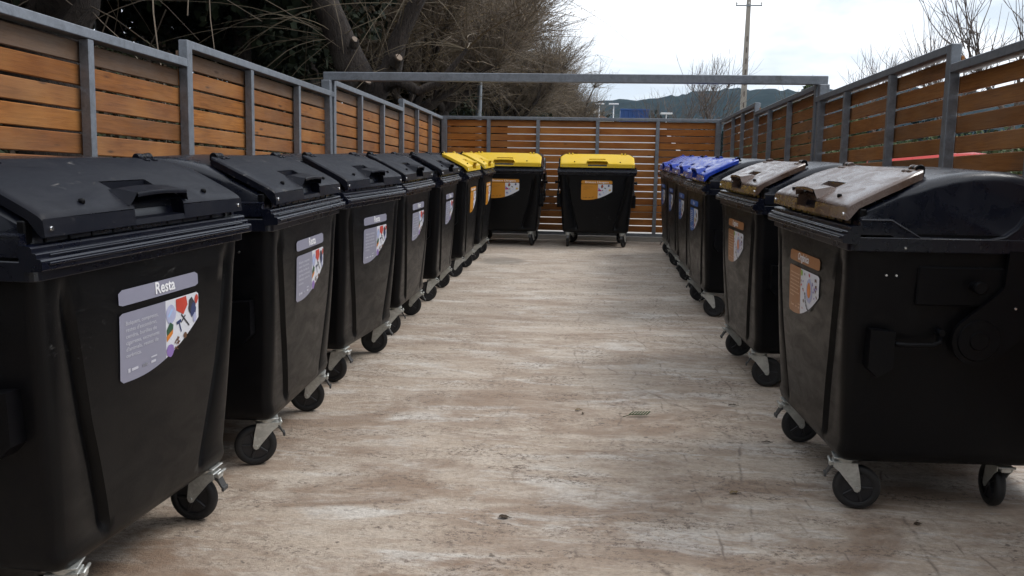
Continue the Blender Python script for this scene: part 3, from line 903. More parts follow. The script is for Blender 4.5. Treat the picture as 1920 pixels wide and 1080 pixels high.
def picture_mesh(kind):
    mb = MB(); k = .0048
    inks = ['ink_' + c for c in ('red', 'navy', 'charcoal', 'green', 'orange', 'brown', 'purple', 'lilac', 'magenta', 'yolk', 'lime', 'gold', 'sky')]
    I = {c[4:]: i for i, c in enumerate(inks)}
    kk = [k]
    def P(poly, c): patch(mb, poly, kk[0], I[c]); kk[0] += .00004
    if kind == 'residual':
        P([(.085, .955), (.155, .957), (.165, .925), (.135, .893), (.088, .915)], 'red')
        P(blob(.052, .908, .034, .036, 12, .1, 0, 1), 'lilac'); P(stroke(.035, .90, .062, .925, .010), 'sky')
        P(blob(.195, .915, .040, .032, 11, .45, .5, 2), 'charcoal'); P(blob(.205, .90, .024, .034, 9, .5, 0, 3), 'navy')
        P(blob(.228, .935, .014, .020, 8, .3, 0, 31), 'red')
        P([(.022, .855), (.045, .880), (.066, .868), (.064, .850), (.026, .830)], 'green'); P([(.022, .833), (.064, .852), (.062, .836), (.024, .812)], 'orange')
        P(stroke(.12, .895, .175, .845, .006), 'charcoal'); P(stroke(.118, .866, .148, .888, .006), 'charcoal')
        P(stroke(.088, .868, .118, .874, .011), 'navy'); P(stroke(.104, .870, .120, .832, .006), 'navy')
        for a, b, c, d in ((.08, .805, .105, .815), (.085, .795, .11, .800), (.095, .82, .10, .79), (.075, .798, .09, .812)): P(stroke(a, b, c, d, .006), 'brown')
        P(blob(.045, .775, .027, .030, 9, .35, 0, 4), 'purple'); P(stroke(.07, .778, .10, .786, .004), 'brown'); P(stroke(.075, .785, .098, .772, .004), 'brown')
        P(blob(.145, .815, .016, .014, 8, .3, 0, 5), 'brown'); P(blob(.215, .868, .014, .022, 7, .2, 0, 6), 'lilac')
    elif kind == 'organic':
        P(blob(.105, .872, .050, .062, 14, .12, 0, 1), 'lilac'); P(blob(.10, .875, .030, .038, 14, .05, 0, 2), 'orange'); P(blob(.092, .865, .014, .018, 10, .1, 0, 3), 'yolk')
        P(blob(-.022, .94, .018, .018, 9, .3, 0, 4), 'lime')
        rr = random.Random(8)
        for t in range(34):
            x = rr.uniform(-.028, .225); z = rr.uniform(bottom_curve(x) + .016, .948)
            if (x - .105) ** 2 / .003 + (z - .872) ** 2 / .0045 < 1: continue
            P(blob(x, z, rr.uniform(.006, .016), rr.uniform(.005, .011), 7, .4, rr.uniform(0, 3), t), rr.choice(['brown', 'charcoal', 'brown', 'purple', 'red']))
        for t in range(7):
            a = 3.5 + t * .28; P(blob(.105 + .062 * math.cos(a), .865 + .085 * math.sin(a), .012, .007, 7, .2, a + 1.57, 60 + t), 'charcoal')
    elif kind == 'packaging':
        P(blob(.085, .945, .020, .033, 8, .15, -.2, 1), 'brown'); P(blob(.088, .95, .010, .022, 7, .2, 0, 2), 'red')
        P([(.024, .925), (.06, .895), (.085, .872), (.024, .868)], 'magenta'); P([(.024, .925), (.055, .90), (.05, .888), (.024, .89)], 'purple')
        P(blob(.133, .915, .020, .009, 8, .2, -.5, 3), 'green'); P(blob(.188, .955, .016, .020, 7, .1, 0, 4), 'navy')
        P(blob(.208, .888, .022, .018, 9, .2, 0, 5), 'gold'); P(blob(.055, .815, .026, .026, 9, .3, .6, 6), 'lilac'); P(blob(.05, .825, .010, .010, 7, .3, 0, 7), 'navy')
        P(blob(.11, .845, .012, .012, 8, .3, 0, 8), 'sky'); P(blob(.095, .88, .010, .009, 7, .2, 0, 9), 'charcoal'); P(blob(.15, .875, .014, .008, 7, .3, .6, 10), 'sky')
    else:
        P(blob(.10, .92, .05, .028, 8, .2, .3, 1), 'sky'); P(blob(.17, .90, .035, .030, 7, .2, .3, 2), 'brown')
        P(blob(.08, .85, .040, .022, 7, .2, -.3, 3), 'gold'); P(blob(.15, .855, .025, .020, 7, .2, 0, 4), 'navy'); P(blob(.06, .80, .028, .02, 7, .2, 0, 5), 'red')
    return mb.mesh('picture', inks)
LINES = {'residual': ["Bolquers, compreses,", "restes d'escombrar,", "cendra, burilles de", "cigarretes, excrements", "d'animals, restes de", "ceràmica."]}
def lettering(kind, parent):
    sk, _, _, head, pm, _ = KINDS[kind]
    if kind == 'residual': hm = text_mesh(head, .056, .020, .995, .0052, 'print_white', 'CENTER', None, .0014)
    elif kind == 'organic': hm = text_mesh(head, .050, -.01, .997, .0052, 'print_white', 'CENTER', None, .0008)
    elif kind == 'packaging': hm = text_mesh(head, .040, 0, .998, .0052, 'print_white', 'CENTER', .37, .0008)
    else: hm = text_mesh(head, .044, 0, .997, .0052, 'print_white', 'CENTER', None, .0008)
    return hm
def smallprint_mesh(kind):
    mb = MB(); rr = random.Random(4)
    k = .005
    dark = kind == 'packaging'
    if kind in ('organic', 'paper'):
        for r_ in range(7):
            z = .925 - r_ * .0185; x = -.222
            L = rr.uniform(.135, .165) if r_ < 6 else .07
            while x < -.222 + L:
                w = rr.uniform(.012, .030); patch(mb, stroke(x, z, x + w, z, .0065), k, 0); x += w + .005
    if dark:
        for r_ in range(3):
            x = -.21
            while x < -.21 + .13 - r_ * .04:
                w = rr.uniform(.012, .026); patch(mb, stroke(x, .935 - r_ * .02, x + w, .935 - r_ * .02, .006), k, 0); x += w + .005
    for a, b in ((-.205, .012), (-.185, .035), (-.125, .030), (-.125, .03), (-.075, .028)):
        patch(mb, stroke(a, .765, a + b, .766, .009 if b > .02 else .014), k, 0)
    patch(mb, stroke(-.075, .782, -.04, .783, .005), k, 0)
    return mb.mesh('small_print', ['print_dark' if dark else KINDS[kind][4]])

LETTER = {}
def make_bin(kind, label, x, y, rot, casters, flaplift=0.0, dirty=0, flap_label=None):
    flapmat = KINDS[kind][2]
    t = thing('waste_container', label, 'waste container', 'wheeled waste containers lined up in the yard', (x, y, 0), (0, 0, rot))
    put('body', cached('body', body_mesh), t)
    put('rim', cached('rim', rim_mesh), t)
    put('base_frame', cached('base', foot_frame_mesh), t)
    d = put('dome_lid', cached('dome', dome_mesh), t)
    put('inner_front_wall', cached('fwall', front_wall_mesh), d)
    for s in (1, -1):
        sc = (s, 1, 1)
        a = put('lid_arm', cached('arm', arm_mesh), t, scale=sc)
        put('screw', cached('scr_arm', lambda: screws_mesh([(.632, .66, .90), (.632, .72, .83), (.632, .84, .84)])), a)
        p = put('lifting_pin', cached('pin', pin_mesh), t, scale=sc)
        h = put('side_handle', cached('handle', handle_mesh), t, scale=sc)
        put('screw', cached('scr_side', lambda: screws_mesh([(.594, .155, 1.02), (.594, .195, 1.02), (.624, .21, 1.135)])), h)
    f = put('flap', cached(('flap', flapmat), lambda: flap_mesh(flapmat)), t)
    if flap_label: f['label'] = flap_label
    put('grip', cached(('grip', flapmat), lambda: grip_mesh(flapmat)), f)
    for hx in (-.42, .42):
        put('hinge', cached(('hinge', flapmat), lambda: hinge_mesh(flapmat)), f, (hx, .306, 1.446), (0, 0, 0 if hx > 0 else math.pi) if False else (0, 0, 0), scale=(1 if hx > 0 else -1, 1, 1))
    put('screw', cached('scr_flap', lambda: screws_mesh([(-.555, -.022, 1.262), (.555, -.022, 1.262)], .008, 1)), f)
    put('buffer', cached('buffer', lambda: MB().cyl((-.36, .02, flap_z(.02) - .002), (-.36, .02, flap_z(.02) + .014), .010, 10, bev=.003).cyl((.36, .02, flap_z(.02) - .002), (.36, .02, flap_z(.02) + .014), .010, 10, bev=.003).mesh('buffer', ['black_plastic'])), f)
    lb = put('label', cached(('label', kind), lambda: label_mesh(kind)), t)
    put('picture', cached(('pic', kind), lambda: picture_mesh(kind)), lb)
    put('heading_text', cached(('head', kind), lambda: lettering(kind, lb)), lb)
    put('small_print', cached(('sp', kind), lambda: smallprint_mesh(kind)), lb)
    if kind == 'residual':
        for i, s in enumerate(LINES['residual']):
            put('text_line', cached(('line', i), lambda: text_mesh(s, .0185, -.215, .918 - i * .0215, .005, 'print_pale', 'LEFT', min(.19, .0092 * len(s)), .0002)), lb)
    for i, (cx, cy) in enumerate(((-.44, .10), (.44, .10), (-.41, .78), (.41, .78))):
        a = (1.57 + (casters[i] - 1.9) * .35) if i < 2 else casters[i]
        c = put('caster', cached('caster', caster_mesh), t, (cx, cy, FL), (0, 0, a))
        put('tyre', cached('tyre', tyre_mesh), c)
        put('wheel_rim', cached('wrim', rimw_mesh), c)
        if cy < .5: put('brake_pedal', cached('pedal', pedal_mesh), c)
    return t
random.seed(5)
Q = math.pi / 2
# left row, facing the aisle (+x): local x -> +y
BR = 'black-lidded container with a grey Resta sticker'
left = [('residual', 'largest and nearest ' + BR + ', bottom left of the picture', -1.4806, 2.879, -.075, (2.9, 2.0, 1.6, 1.4)),
        ('residual', BR + ' soiled with dark spatter, second from the camera', -1.4617, 4.4467, .037, (3.0, 2.5, 1.2, 1.8)),
        ('residual', BR + ', third from the camera with clean front', -1.4916, 5.9552, -.074, (1.9, 2.3, 1.5, 1.2)),
        ('residual', BR + ', fourth from the camera along the left fence', -1.50, 7.50, .0, (2.6, 2.2, 1.2, 1.8)),
        ('residual', BR + ', last black lid before the yellow lids', -1.50, 9.17, .01, (2.9, 2.4, 1.2, 1.8)),
        ('packaging', 'container with a yellow flap standing directly beside the last black-lidded bin', -1.49, 10.93, .0, (2.7, 2.3, 1.2, 1.8)),
        ('packaging', 'yellow-lidded container ending the left row, touching the corner container', -1.49, 12.52, .0, (2.4, 1.9, 1.2, 1.8))]
for k, lab, x, y, r, c in left: make_bin(k, lab, x, y, Q + r, c)
make_bin('packaging', 'yellow-lidded container in the back left corner, facing the camera and half hidden', -1.42, 14.08, .0, (.4, 1.1, .6, 1.0))
make_bin('packaging', 'yellow-lidded container standing alone in the middle of the back fence', .0565, 14.115, .023, (1.9, .9, .6, 1.0))
right = [('organic', 'brown-lidded container nearest on the right, its black side wall in full view', 1.0127, 4.2475, .045, (1.9, 1.35, 1.2, 3.1)),
         ('organic', 'brown-lidded container standing between the nearest one and the blue lids', 1.011, 6.2813, .051, (2.0, 1.3, 1.2, 1.8)),
         ('paper', 'container with a blue flap closest to the camera, its blue sticker and side visible', 1.0, 8.80, .04, (1.9, 1.2, 1.2, 1.8)),
         ('paper', 'second container with a blue flap counted from the camera', 1.02, 10.28, .02, (1.8, 1.2, 1.2, 1.8)),
         ('paper', 'third container with a blue flap, between two other blue-lidded ones', 1.02, 11.68, .02, (1.9, 1.4, 1.2, 1.8)),
         ('paper', 'last container with a blue flap, beside the back fence', 1.03, 13.08, .02, (1.9, 1.4, 1.2, 1.8))]
for k, lab, x, y, r, c in right: make_bin(k, lab, x, y, -Q + r, c)

# ------------------------------------------------------------------ litter leaves on the floor
def leaf_mesh(seed, L, W):
    rr = random.Random(seed); mb = MB(); rows = []
    for i in range(7):
        t = i / 6; w = W * math.sin(math.pi * min(1, t * .92 + .06)) ** .8; z = .002 + .004 * math.sin(t * 3.1) + rr.uniform(0, .002)
        rows.append([(L * (t - .5), -w, z + .005 * rr.random()), (L * (t - .5), 0, z), (L * (t - .5), w, z + .006 * rr.random())])
    mb.grid(rows); mb.tube([(L * .5, 0, .006), (L * .75, .004, .003)], .0012, 4)
    return mb
for i, (x, y, a, L, W, m, lab) in enumerate([
        (-.05, 5.10, .4, .05, .016, 'ochre_leaf', 'small curled yellow-brown leaf in the middle of the floor, left of the green sprig'),
        (-.02, 5.03, 1.4, .03, .010, 'dead_leaf', 'tiny brown leaf scrap just below the curled yellow-brown leaf'),
        (.892, 5.335, .1, .07, .012, 'dead_leaf', 'narrow dark leaf on the floor beside the second brown-lidded bin'),
        (.964, 4.648, .0, .06, .012, 'dead_leaf', 'thin brown leaf on the floor left of the nearest right-hand bin wheel'),
        (.681, 3.901, .2, .055, .016, 'ochre_leaf', 'flat tan leaf on the right side of the bare floor'),
        (-.333, 3.498, .0, .055, .020, 'dead_leaf', 'dark crumpled leaf near the bottom centre of the floor'),
        (1.40, 3.65, .3, .04, .012, 'dead_leaf', 'dark leaf scrap under the nearest brown-lidded bin'),
        (.60, 3.02, .6, .03, .009, 'dead_leaf', 'small brown leaf at the bottom edge right of centre')]):
    thing('fallen_leaf', lab, 'leaf', 'fallen leaves on the floor', (x, y, FL + .001), (0, 0, a), leaf_mesh(i, L * .8, W * .8).mesh('leaf', [m]))
mb = MB()
mb.tube([(-.045, -.012, .004), (-.01, 0, .012), (.05, .012, .010)], .0015, 4)
for k in range(7):
    x = -.02 + k * .012
    mb.grid([[(x, 0, .012), (x + .006, 0, .012)], [(x + .02, .018 + .002 * k, .022), (x + .026, .016 + .002 * k, .022)], [(x + .045, .035, .014), (x + .046, .035, .014)]])
thing('green_sprig', 'small green frond sprig lying in the middle of the floor', 'leaf sprig', None, (.271, 5.009, FL + .001), (0, 0, 0), mb.mesh('green_sprig', ['sprig_green'])).scale = (1.35, 1.35, 1.35)

# ------------------------------------------------------------------ trees
def grow(mb, rr, p, d, L, r0, r1, seg, bend, droop=0.0, sides=5, mi=0):
    pts = [Vector(p)]; d = Vector(d).normalized()
    for i in range(seg):
        d = (d + Vector((rr.uniform(-1, 1), rr.uniform(-1, 1), rr.uniform(-1, 1))) * bend + Vector((0, 0, -droop if droop else 0))).normalized()
        pts.append(pts[-1] + d * L / seg)
    mb.tube(pts, [r0 + (r1 - r0) * i / seg for i in range(seg + 1)], sides, mi, cap=True)
    return pts, d
def pollard(seed, th=2.2, tr=.22, nl=6, ll=2.6, nsh=900, sl=(1.2, 2.6), twr=.0075, up=.7, leaves=0, spread=1.0, sub=3, upc=.35, wv=.12):
    """pollarded broadleaf in winter: trunk, limbs, knuckles, masses of long shoots"""
    rr = random.Random(seed); tb = MB(); cb = MB(); lb = MB()
    pts, d = grow(tb, rr, (0, 0, -.3), (rr.uniform(-.12, .12), rr.uniform(-.12, .12), 1), th + .3, tr, tr * .8, 5, .07, 0, 9)
    knobs = []
    base = pts[-1]
    for i in range(nl):
        a = 2 * math.pi * (i + rr.uniform(-.3, .3)) / nl
        dd = Vector((math.cos(a) * spread, math.sin(a) * spread, up + rr.uniform(-.2, .5)))
        lp, ld = grow(tb, rr, base, dd, ll * rr.uniform(.7, 1.1), tr * .55, tr * .22, 6, .16, -.05, 7)
        knobs += [(q, .5) for q in lp[2:5]] + [(lp[-1], 1.6)]
        for j in range(sub):
            q = lp[rr.randint(2, 5)]
            sd_ = (ld + Vector((rr.uniform(-1, 1), rr.uniform(-1, 1), rr.uniform(.0, 1))) * 1.1).normalized()
            sp, _ = grow(tb, rr, q, sd_, ll * rr.uniform(.3, .7), tr * .25, tr * .11, 4, .2, -.05, 5)
            knobs += [(sp[-1], 2.0), (sp[2], .8)]
            tb.tube([sp[-1] - Vector((0, 0, .04)), sp[-1], sp[-1] + Vector((0, 0, .05))], [tr * .12, tr * .26, tr * .08], 6)
    wts = [w for _, w in knobs]
    for i in range(nsh):
        q, _ = rr.choices(knobs, wts)[0]
        rad = Vector((q.x, q.y, 0)); rad = rad.normalized() * .5 if rad.length > .1 else Vector((0, 0, 0))
        dd = (rad + Vector((rr.gauss(0, .55), rr.gauss(0, .55), rr.gauss(.75, .45)))).normalized()
        L = rr.uniform(*sl); p = q + Vector((rr.gauss(0, .05), rr.gauss(0, .05), rr.gauss(0, .05)))
        pts2 = [p]
        for s in range(4):
            dd = (dd + Vector((rr.gauss(0, wv), rr.gauss(0, wv), rr.gauss(0, wv * .9) + (upc * .25)))).normalized()
            pts2.append(pts2[-1] + dd * L / 4)
        cb.tube(pts2, [twr * 1.5, twr * 1.2, twr, twr * .7, twr * .35], 3, 0, cap=False, sm=False)
        for s in range(rr.randint(0, 3)):
            k = rr.randint(1, 3); e = (dd + Vector((rr.gauss(0, .6), rr.gauss(0, .6), rr.gauss(0, .4)))).normalized()
            cb.tube([pts2[k], pts2[k] + e * L * .15, pts2[k] + e * L * .32 + Vector((0, 0, L * .03))], [twr * .7, twr * .55, twr * .3], 3, 0, cap=False, sm=False)
        if leaves and rr.random() < leaves:
            for s in range(rr.randint(1, 3)):
                c = pts2[rr.randint(1, 4)] + Vector((rr.gauss(0, .04), rr.gauss(0, .04), rr.gauss(0, .04))); z = .022
                b = len(lb.v)
                u = Vector((rr.uniform(-1, 1), rr.uniform(-1, 1), rr.uniform(-1, 1))).normalized(); w = u.cross(Vector((rr.uniform(-1, 1), rr.uniform(-1, 1), rr.uniform(-1, 1)))).normalized()
                lb.v += [tuple(c - u * z), tuple(c + w * z), tuple(c + u * z), tuple(c - w * z)]; lb.face((b, b + 1, b + 2, b + 3))
    return tb, cb, lb
def plant_tree(key, label, cat, group, loc, rz, sc, bark, twig, leafm=None, name='bare_tree'):
    tb, cb, lb = key
    t = thing(name, label, cat, group, loc, (0, 0, rz)); t.scale = (sc, sc, sc)
    put('trunk', tb, t); put('crown', cb, t)
    if lb: put('leaves', lb, t)
    return t
def build(seed, name, bark, twig, leafm=None, **kw):
    tb, cb, lb = pollard(seed, **kw)
    return (tb.mesh(name + '_trunk', [bark], 60), cb.mesh(name + '_crown', [twig]), lb.mesh(name + '_leaves', [leafm]) if leafm and lb.f else None)
dense = [build(s, 'brown_tree', 'dark_bark', 'brown_twig', 'ochre_leaf', th=2.0, tr=.24, nl=7, ll=3.0, nsh=2800, sl=(.9, 2.4), twr=.0075, leaves=.8, sub=5, upc=.12, wv=.24) for s in (1, 2, 3)]
row = [(-5.6, 17.5, .95, 'first brown twiggy tree behind the left end of the back fence'),
       (-4.1, 20.5, .85, 'brown twiggy tree standing just behind the tall grey street lamp'),
       (-7.4, 22.0, 1.2, 'tall brown twiggy tree at the back of the mass, left of the street lamp'),
       (-4.3, 25.5, 1.0, 'brown twiggy tree behind the back fence, right of the street lamp'),
       (-5.6, 31.0, 1.2, 'brown twiggy tree in the middle of the receding row'),
       (-3.9, 34.5, .95, 'brown twiggy tree forming the right side of the mass against the sky'),
       (-8.2, 36.0, 1.5, 'large brown twiggy tree far behind the row'),
       (-3.6, 43.0, 1.0, 'brown twiggy tree with drooping right edge above the far yard'),
       (-8.0, 50.0, 1.6, 'distant brown twiggy tree nearly hidden by the row'),
       (-2.3, 52.0, .95, 'farthest brown twiggy tree at the right end of the row')]
for i, (x, y, s, lab) in enumerate(row):
    plant_tree(dense[i % 3], lab, 'tree', 'bare brown trees behind the back fence', (x, y, bank_h(x, y) if x < -3 and y < 58 else -.06), i * 1.9, s, None, None)

# old tree with a bent trunk behind the left fence
rr = random.Random(21); tb = MB(); cb = MB(); cut = MB()
base = Vector((-3.35, 12.7, .0))
main = [(-.05, 0, -.4), (.0, 0, .6), (.05, .0, 1.4), (.03, 0, 2.0), (-.08, 0, 2.5), (-.30, .0, 3.0), (-.50, -.05, 3.5), (-.62, -.1, 4.2), (-.8, -.1, 5.2)]
tb.tube(main, [.36, .31, .28, .29, .26, .21, .19, .17, .13], 12)
limb2 = [(.05, .02, 2.0), (.22, .0, 2.35), (.42, .05, 2.62), (.50, .1, 3.0), (.75, .1, 3.5), (1.1, .2, 4.2), (1.3, .2, 5.2)]
tb.tube(limb2, [.22, .18, .16, .13, .11, .09, .06], 9)
tb.tube([(.25, .0, 2.35), (.55, -.1, 2.45), (.85, -.1, 2.30), (1.15, 0, 2.45), (1.5, .1, 2.9)], [.12, .10, .075, .06, .03], 7)
for p, q, r_ in (((.10, -.22, 2.36), (.16, -.34, 2.44), .085), ((.50, -.1, 2.68), (.58, -.2, 2.75), .06), ((-.05, -.22, 2.9), (-.02, -.3, 2.98), .05)):
    tb.tube([p, q], [r_ * 1.5, r_ * 1.1], 9); cut.tube([q, (q[0] + .01, q[1] - .008, q[2] + .008)], [r_, r_ * .9], 9)
for i in range(130):
    q = Vector(rr.choice(main[3:] + limb2[1:] + [(.85, -.1, 2.3), (1.5, .1, 2.9)]))
    dd = Vector((rr.gauss(-.2, .9), rr.gauss(-.1, .6), rr.gauss(.35, .5))).normalized(); L = rr.uniform(1.2, 3.4); pts = [q]
    for s in range(7):
        dd = (dd + Vector((rr.gauss(0, .08), rr.gauss(0, .08), -.13 + rr.gauss(0, .05)))).normalized(); pts.append(pts[-1] + dd * L / 7)
    if any(p_.x > .5 and p_.z < 2.4 for p_ in pts): continue
    cb.tube(pts, [.008, .007, .006, .005, .0045, .004, .003, .002], 3, 0, cap=False, sm=False)
t = thing('old_tree', 'old tree with thick leaning trunk, pale cut scars and arching twigs behind the left fence', 'tree', None, tuple(base))
put('trunk', tb.mesh('old_trunk', ['dark_bark'], 60), t); put('crown', cb.mesh('old_crown', ['pale_twig']), t); put('cut_scar', cut.mesh('cut_scar', ['cut_wood']), t)
# second knobbly tree, overhanging the nearest left panel
tb = MB(); cb = MB(); cut = MB()
tb.tube([(0, 0, -.5), (.05, 0, .8), (-.05, 0, 1.6), (.1, 0, 2.1), (.3, .1, 2.8), (.35, .1, 4)], [.40, .34, .36, .40, .3, .22], 12)
for k in range(7):
    a = rr.uniform(-.6, 2.6); tb.tube([(0, 0, 1.9), (.35 * math.cos(a), -.3 * math.sin(a), 2.0 + .1 * k), (.8 * math.cos(a), -.45 * math.sin(a), 2.2 + .15 * k), (1.1 * math.cos(a), -.5 * math.sin(a), 2.9 + .2 * k)], [.16, .14, .12, .06], 8)
    q = (.8 * math.cos(a), -.45 * math.sin(a), 2.2 + .15 * k); cut.tube([(q[0], q[1] - .11, q[2]), (q[0] + .01, q[1] - .135, q[2] + .01)], [.08, .07], 9)
for i in range(90):
    q = Vector((rr.uniform(-.8, 1.2), rr.uniform(-.4, .4), rr.uniform(1.9, 3.4)))
    dd = Vector((rr.gauss(0, .9), rr.gauss(0, .6), rr.gauss(.2, .5))).normalized(); L = rr.uniform(.8, 2.6); pts = [q]
    for s in range(6):
        dd = (dd + Vector((rr.gauss(0, .1), rr.gauss(0, .1), -.12 + rr.gauss(0, .05)))).normalized(); pts.append(pts[-1] + dd * L / 6)
    cb.tube(pts, [.007, .006, .005, .0045, .004, .003, .002], 3, 0, cap=False, sm=False)
t = thing('knobbly_tree', 'knobbly dark tree leaning over the nearest left fence panel', 'tree', None, (-4.7, 7.3, .6))
put('trunk', tb.mesh('knob_trunk', ['dark_bark'], 60), t); put('crown', cb.mesh('knob_crown', ['brown_twig']), t); put('cut_scar', cut.mesh('cut_scar', ['cut_wood']), t)

# evergreens on the bank
def leafcloud(seed, n, rx, ry, rz, cz, leaf, lumps=26, flat=.0):
    rr = random.Random(seed); mb = MB()
    cs = []
    for i in range(lumps):
        a = rr.uniform(0, 6.28); u = rr.uniform(-1, 1); s = (1 - u * u) ** .5; k = rr.uniform(.45, 1)
        cs.append((Vector((rx * s * math.cos(a) * k, ry * s * math.sin(a) * k, cz + rz * u * k)), rr.uniform(.22, .42) * rx))
    for i in range(n):
        c, r_ = rr.choice(cs)
        d = Vector((rr.gauss(0, 1), rr.gauss(0, 1), rr.gauss(0, 1))).normalized() * r_ * rr.uniform(.55, 1.05)
        p = c + d; L = leaf * rr.uniform(.6, 1.5)
        u = (d.normalized() * .5 + Vector((rr.gauss(0, .6), rr.gauss(0, .6), rr.gauss(-.2, .6)))).normalized()
        w = u.cross(Vector((rr.gauss(0, 1), rr.gauss(0, 1), rr.gauss(0, 1)))).normalized() * L * .33
        b = len(mb.v)
        mb.v += [tuple(p), tuple(p + u * L * .5 + w), tuple(p + u * L), tuple(p + u * L * .5 - w)]; mb.face((b, b + 1, b + 2, b + 3))
    return mb
ev = []
for s in (1, 2):
    lb = leafcloud(40 + s, 19000, 2.4, 2.4, 3.2, 3.4, .165, 46)
    tb = MB(); grow(tb, random.Random(s), (0, 0, -.4), (0, 0, 1), 6.0, .2, .05, 6, .05, 0, 8)
    for k in range(9):
        a = k * 2.4; grow(tb, random.Random(s * 9 + k), (0, 0, 1.2 + k * .45), (math.cos(a), math.sin(a), .5), 2.0, .07, .02, 4, .15, 0, 5)
    ev.append((tb.mesh('evergreen_trunk', ['dark_bark']), lb.mesh('evergreen_crown', ['dark_leaf']), None))
evs = [(-6.8, 8.6, 1.0, 'dark evergreen tree above the nearest left fence panel'), (-7.5, 12.5, 1.15, 'dark evergreen tree left of the old bent trunk'),
       (-6.2, 15.4, .95, 'dark evergreen tree directly behind the old bent trunk'), (-9.0, 18.0, 1.5, 'large dark evergreen tree behind the second left fence panel'),
       (-7.2, 21.5, 1.3, 'dark evergreen tree between the brown twiggy trees and the old tree'), (-10.5, 27.0, 1.9, 'tallest dark evergreen far back on the left'),
       (-9.5, 5.4, 1.2, 'dark evergreen tree at the left picture edge'), (-10.0, 38.0, 2.0, 'dark evergreen tree behind the brown tree row'), (-5.4, 27.5, .9, 'low dark evergreen among the brown tree trunks'),
       (-4.4, 40, 1.0, 'dark evergreen bush deep in the brown tree row'),
       (-5.9, 6.3, .8, 'low dark evergreen just above the top rail of the nearest left panel'), (-8.6, 10.4, 1.3, 'dark evergreen behind the knobbly tree'),
       (-11.5, 14.0, 1.7, 'dark evergreen high on the bank behind the other evergreens'), (-12.0, 9.0, 1.6, 'dark evergreen on the bank beyond the left picture edge'),
       (-8.2, 7.6, 1.25, 'dark evergreen crowding the knobbly tree from behind'), (-10.2, 11.8, 1.6, 'dark evergreen filling the gap left of the old tree'), (-14.0, 19.0, 2.1, 'dark evergreen on top of the bank far left'), (-13.0, 23.5, 2.1, 'dark evergreen on top of the bank behind the old tree'), (-9.6, 15.2, 1.4, 'dark evergreen between the large one and the old tree')]
for i, (x, y, s, lab) in enumerate(evs):
    plant_tree(ev[i % 2], lab, 'tree', 'dark evergreens behind the left fence', (x, y, bank_h(x, y) - .2), i * 1.3, s, None, None, name='evergreen_tree')
for i, (x, y, s, lab) in enumerate([(-6.5, -9.5, 1.5, 'unseen dark evergreen added far left behind the camera to darken reflections'), (-1.8, -11, 1.6, 'unseen dark evergreen added left of centre behind the camera to darken reflections'), (3.0, -10.5, 1.5, 'unseen dark evergreen added right of centre behind the camera to darken reflections'), (7.5, -10, 1.6, 'unseen dark evergreen added far right behind the camera to darken reflections')]):  # out-of-view trees, added so camera-facing bin sides reflect dark instead of sky
    plant_tree(ev[i % 2], lab, 'tree', 'unseen evergreens added behind the camera to darken reflections', (x, y, -.6), i * 1.7, s, None, None, name='evergreen_tree')
# ivy and leaf litter over the bank
rr = random.Random(77); mb = MB()
for i in range(52000):
    d = abs(rr.gauss(0, 1.0)) * 2.2; x = -3.0 - d; y = rr.uniform(3, 30); z = bank_h(x, y) + abs(rr.gauss(0, .16)) - .02
    p = Vector((x, y, z)); L = rr.uniform(.03, .09)
    u = Vector((rr.gauss(0, 1), rr.gauss(0, 1), rr.gauss(.3, .6))).normalized(); w = u.cross(Vector((rr.gauss(0, 1), rr.gauss(0, 1), rr.gauss(0, 1)))).normalized() * L * .4
    b = len(mb.v); mb.v += [tuple(p), tuple(p + u * L * .5 + w), tuple(p + u * L), tuple(p + u * L * .5 - w)]
    mb.face((b, b + 1, b + 2, b + 3), 0 if rr.random() < .55 else 1)
o = put('ivy_ground_cover', mb.mesh('ivy', ['ivy_leaf', 'dead_leaf']), kind='stuff')
o['label'] = 'ivy and dead leaves covering the dark bank behind the left fence'; o['category'] = 'ground cover'

# bare pollards beyond the right fence and the yard
far = [build(s, 'far_tree', 'grey_bark', 'far_twig', None, th=2.2, tr=.12, nl=5, ll=2.3, nsh=110, sl=(1.2, 2.7), twr=.0115, sub=1, up=1.2, upc=1.0, spread=.8) for s in (31, 32, 33)]
fars = [(13.6, 31.0, 1.22, 'largest bare pollarded tree above the right fence, its long shoots reaching the picture top', 0),
        (14.2, 38.5, 1.13, 'bare pollarded tree with fan of shoots left of the largest one above the right fence', 1),
        (13.0, 43.0, 1.0, 'small bare pollarded tree with twisted limbs above the overhead beam end', 2),
        (18.5, 33.0, 1.25, 'bare pollarded tree at the right picture edge above the fence', 1),
        (6.2, 52.0, 1.12, 'bare forked tree left of the utility pole, against the hill', 2),
        (4.1, 50.0, .80, 'low bushy bare tree right of the blue skip', 0),
        (9.3, 50.0, .62, 'stunted bare tree between the forked tree and the utility pole', 1),
        (12.2, 52.0, .80, 'stunted bare tree right of the utility pole base', 0)]
for x, y, s, lab, k in fars:
    plant_tree(far[k], lab, 'tree', 'bare pollarded trees across the yard', (x, y, -.06), x, s, None, None)
# green bushes right of the pole
hb = leafcloud(90, 3600, .95, .95, 1.6, 1.8, .24, 14)
hm = hb.mesh('bush_leaves', ['hedge_leaf']); tm = MB().tube([(0, 0, -.1), (0, 0, 1.5)], [.06, .03], 6).mesh('bush_stem', ['grey_bark'])
for x, y, s, lab in ((9.0, 40, 1.32, 'green leafy bush showing over the right fence near the utility pole'), (8.35, 41, 1.05, 'smaller green bush left of the leafy one by the utility pole'), (16.5, 60, 1.3, 'green bush far behind the right fence')):
    t = thing('bush', lab, 'bush', 'green bushes across the yard', (x, y, -.05)); t.scale = (s, s, s)
    put('stem', tm, t); put('foliage', hm, t)
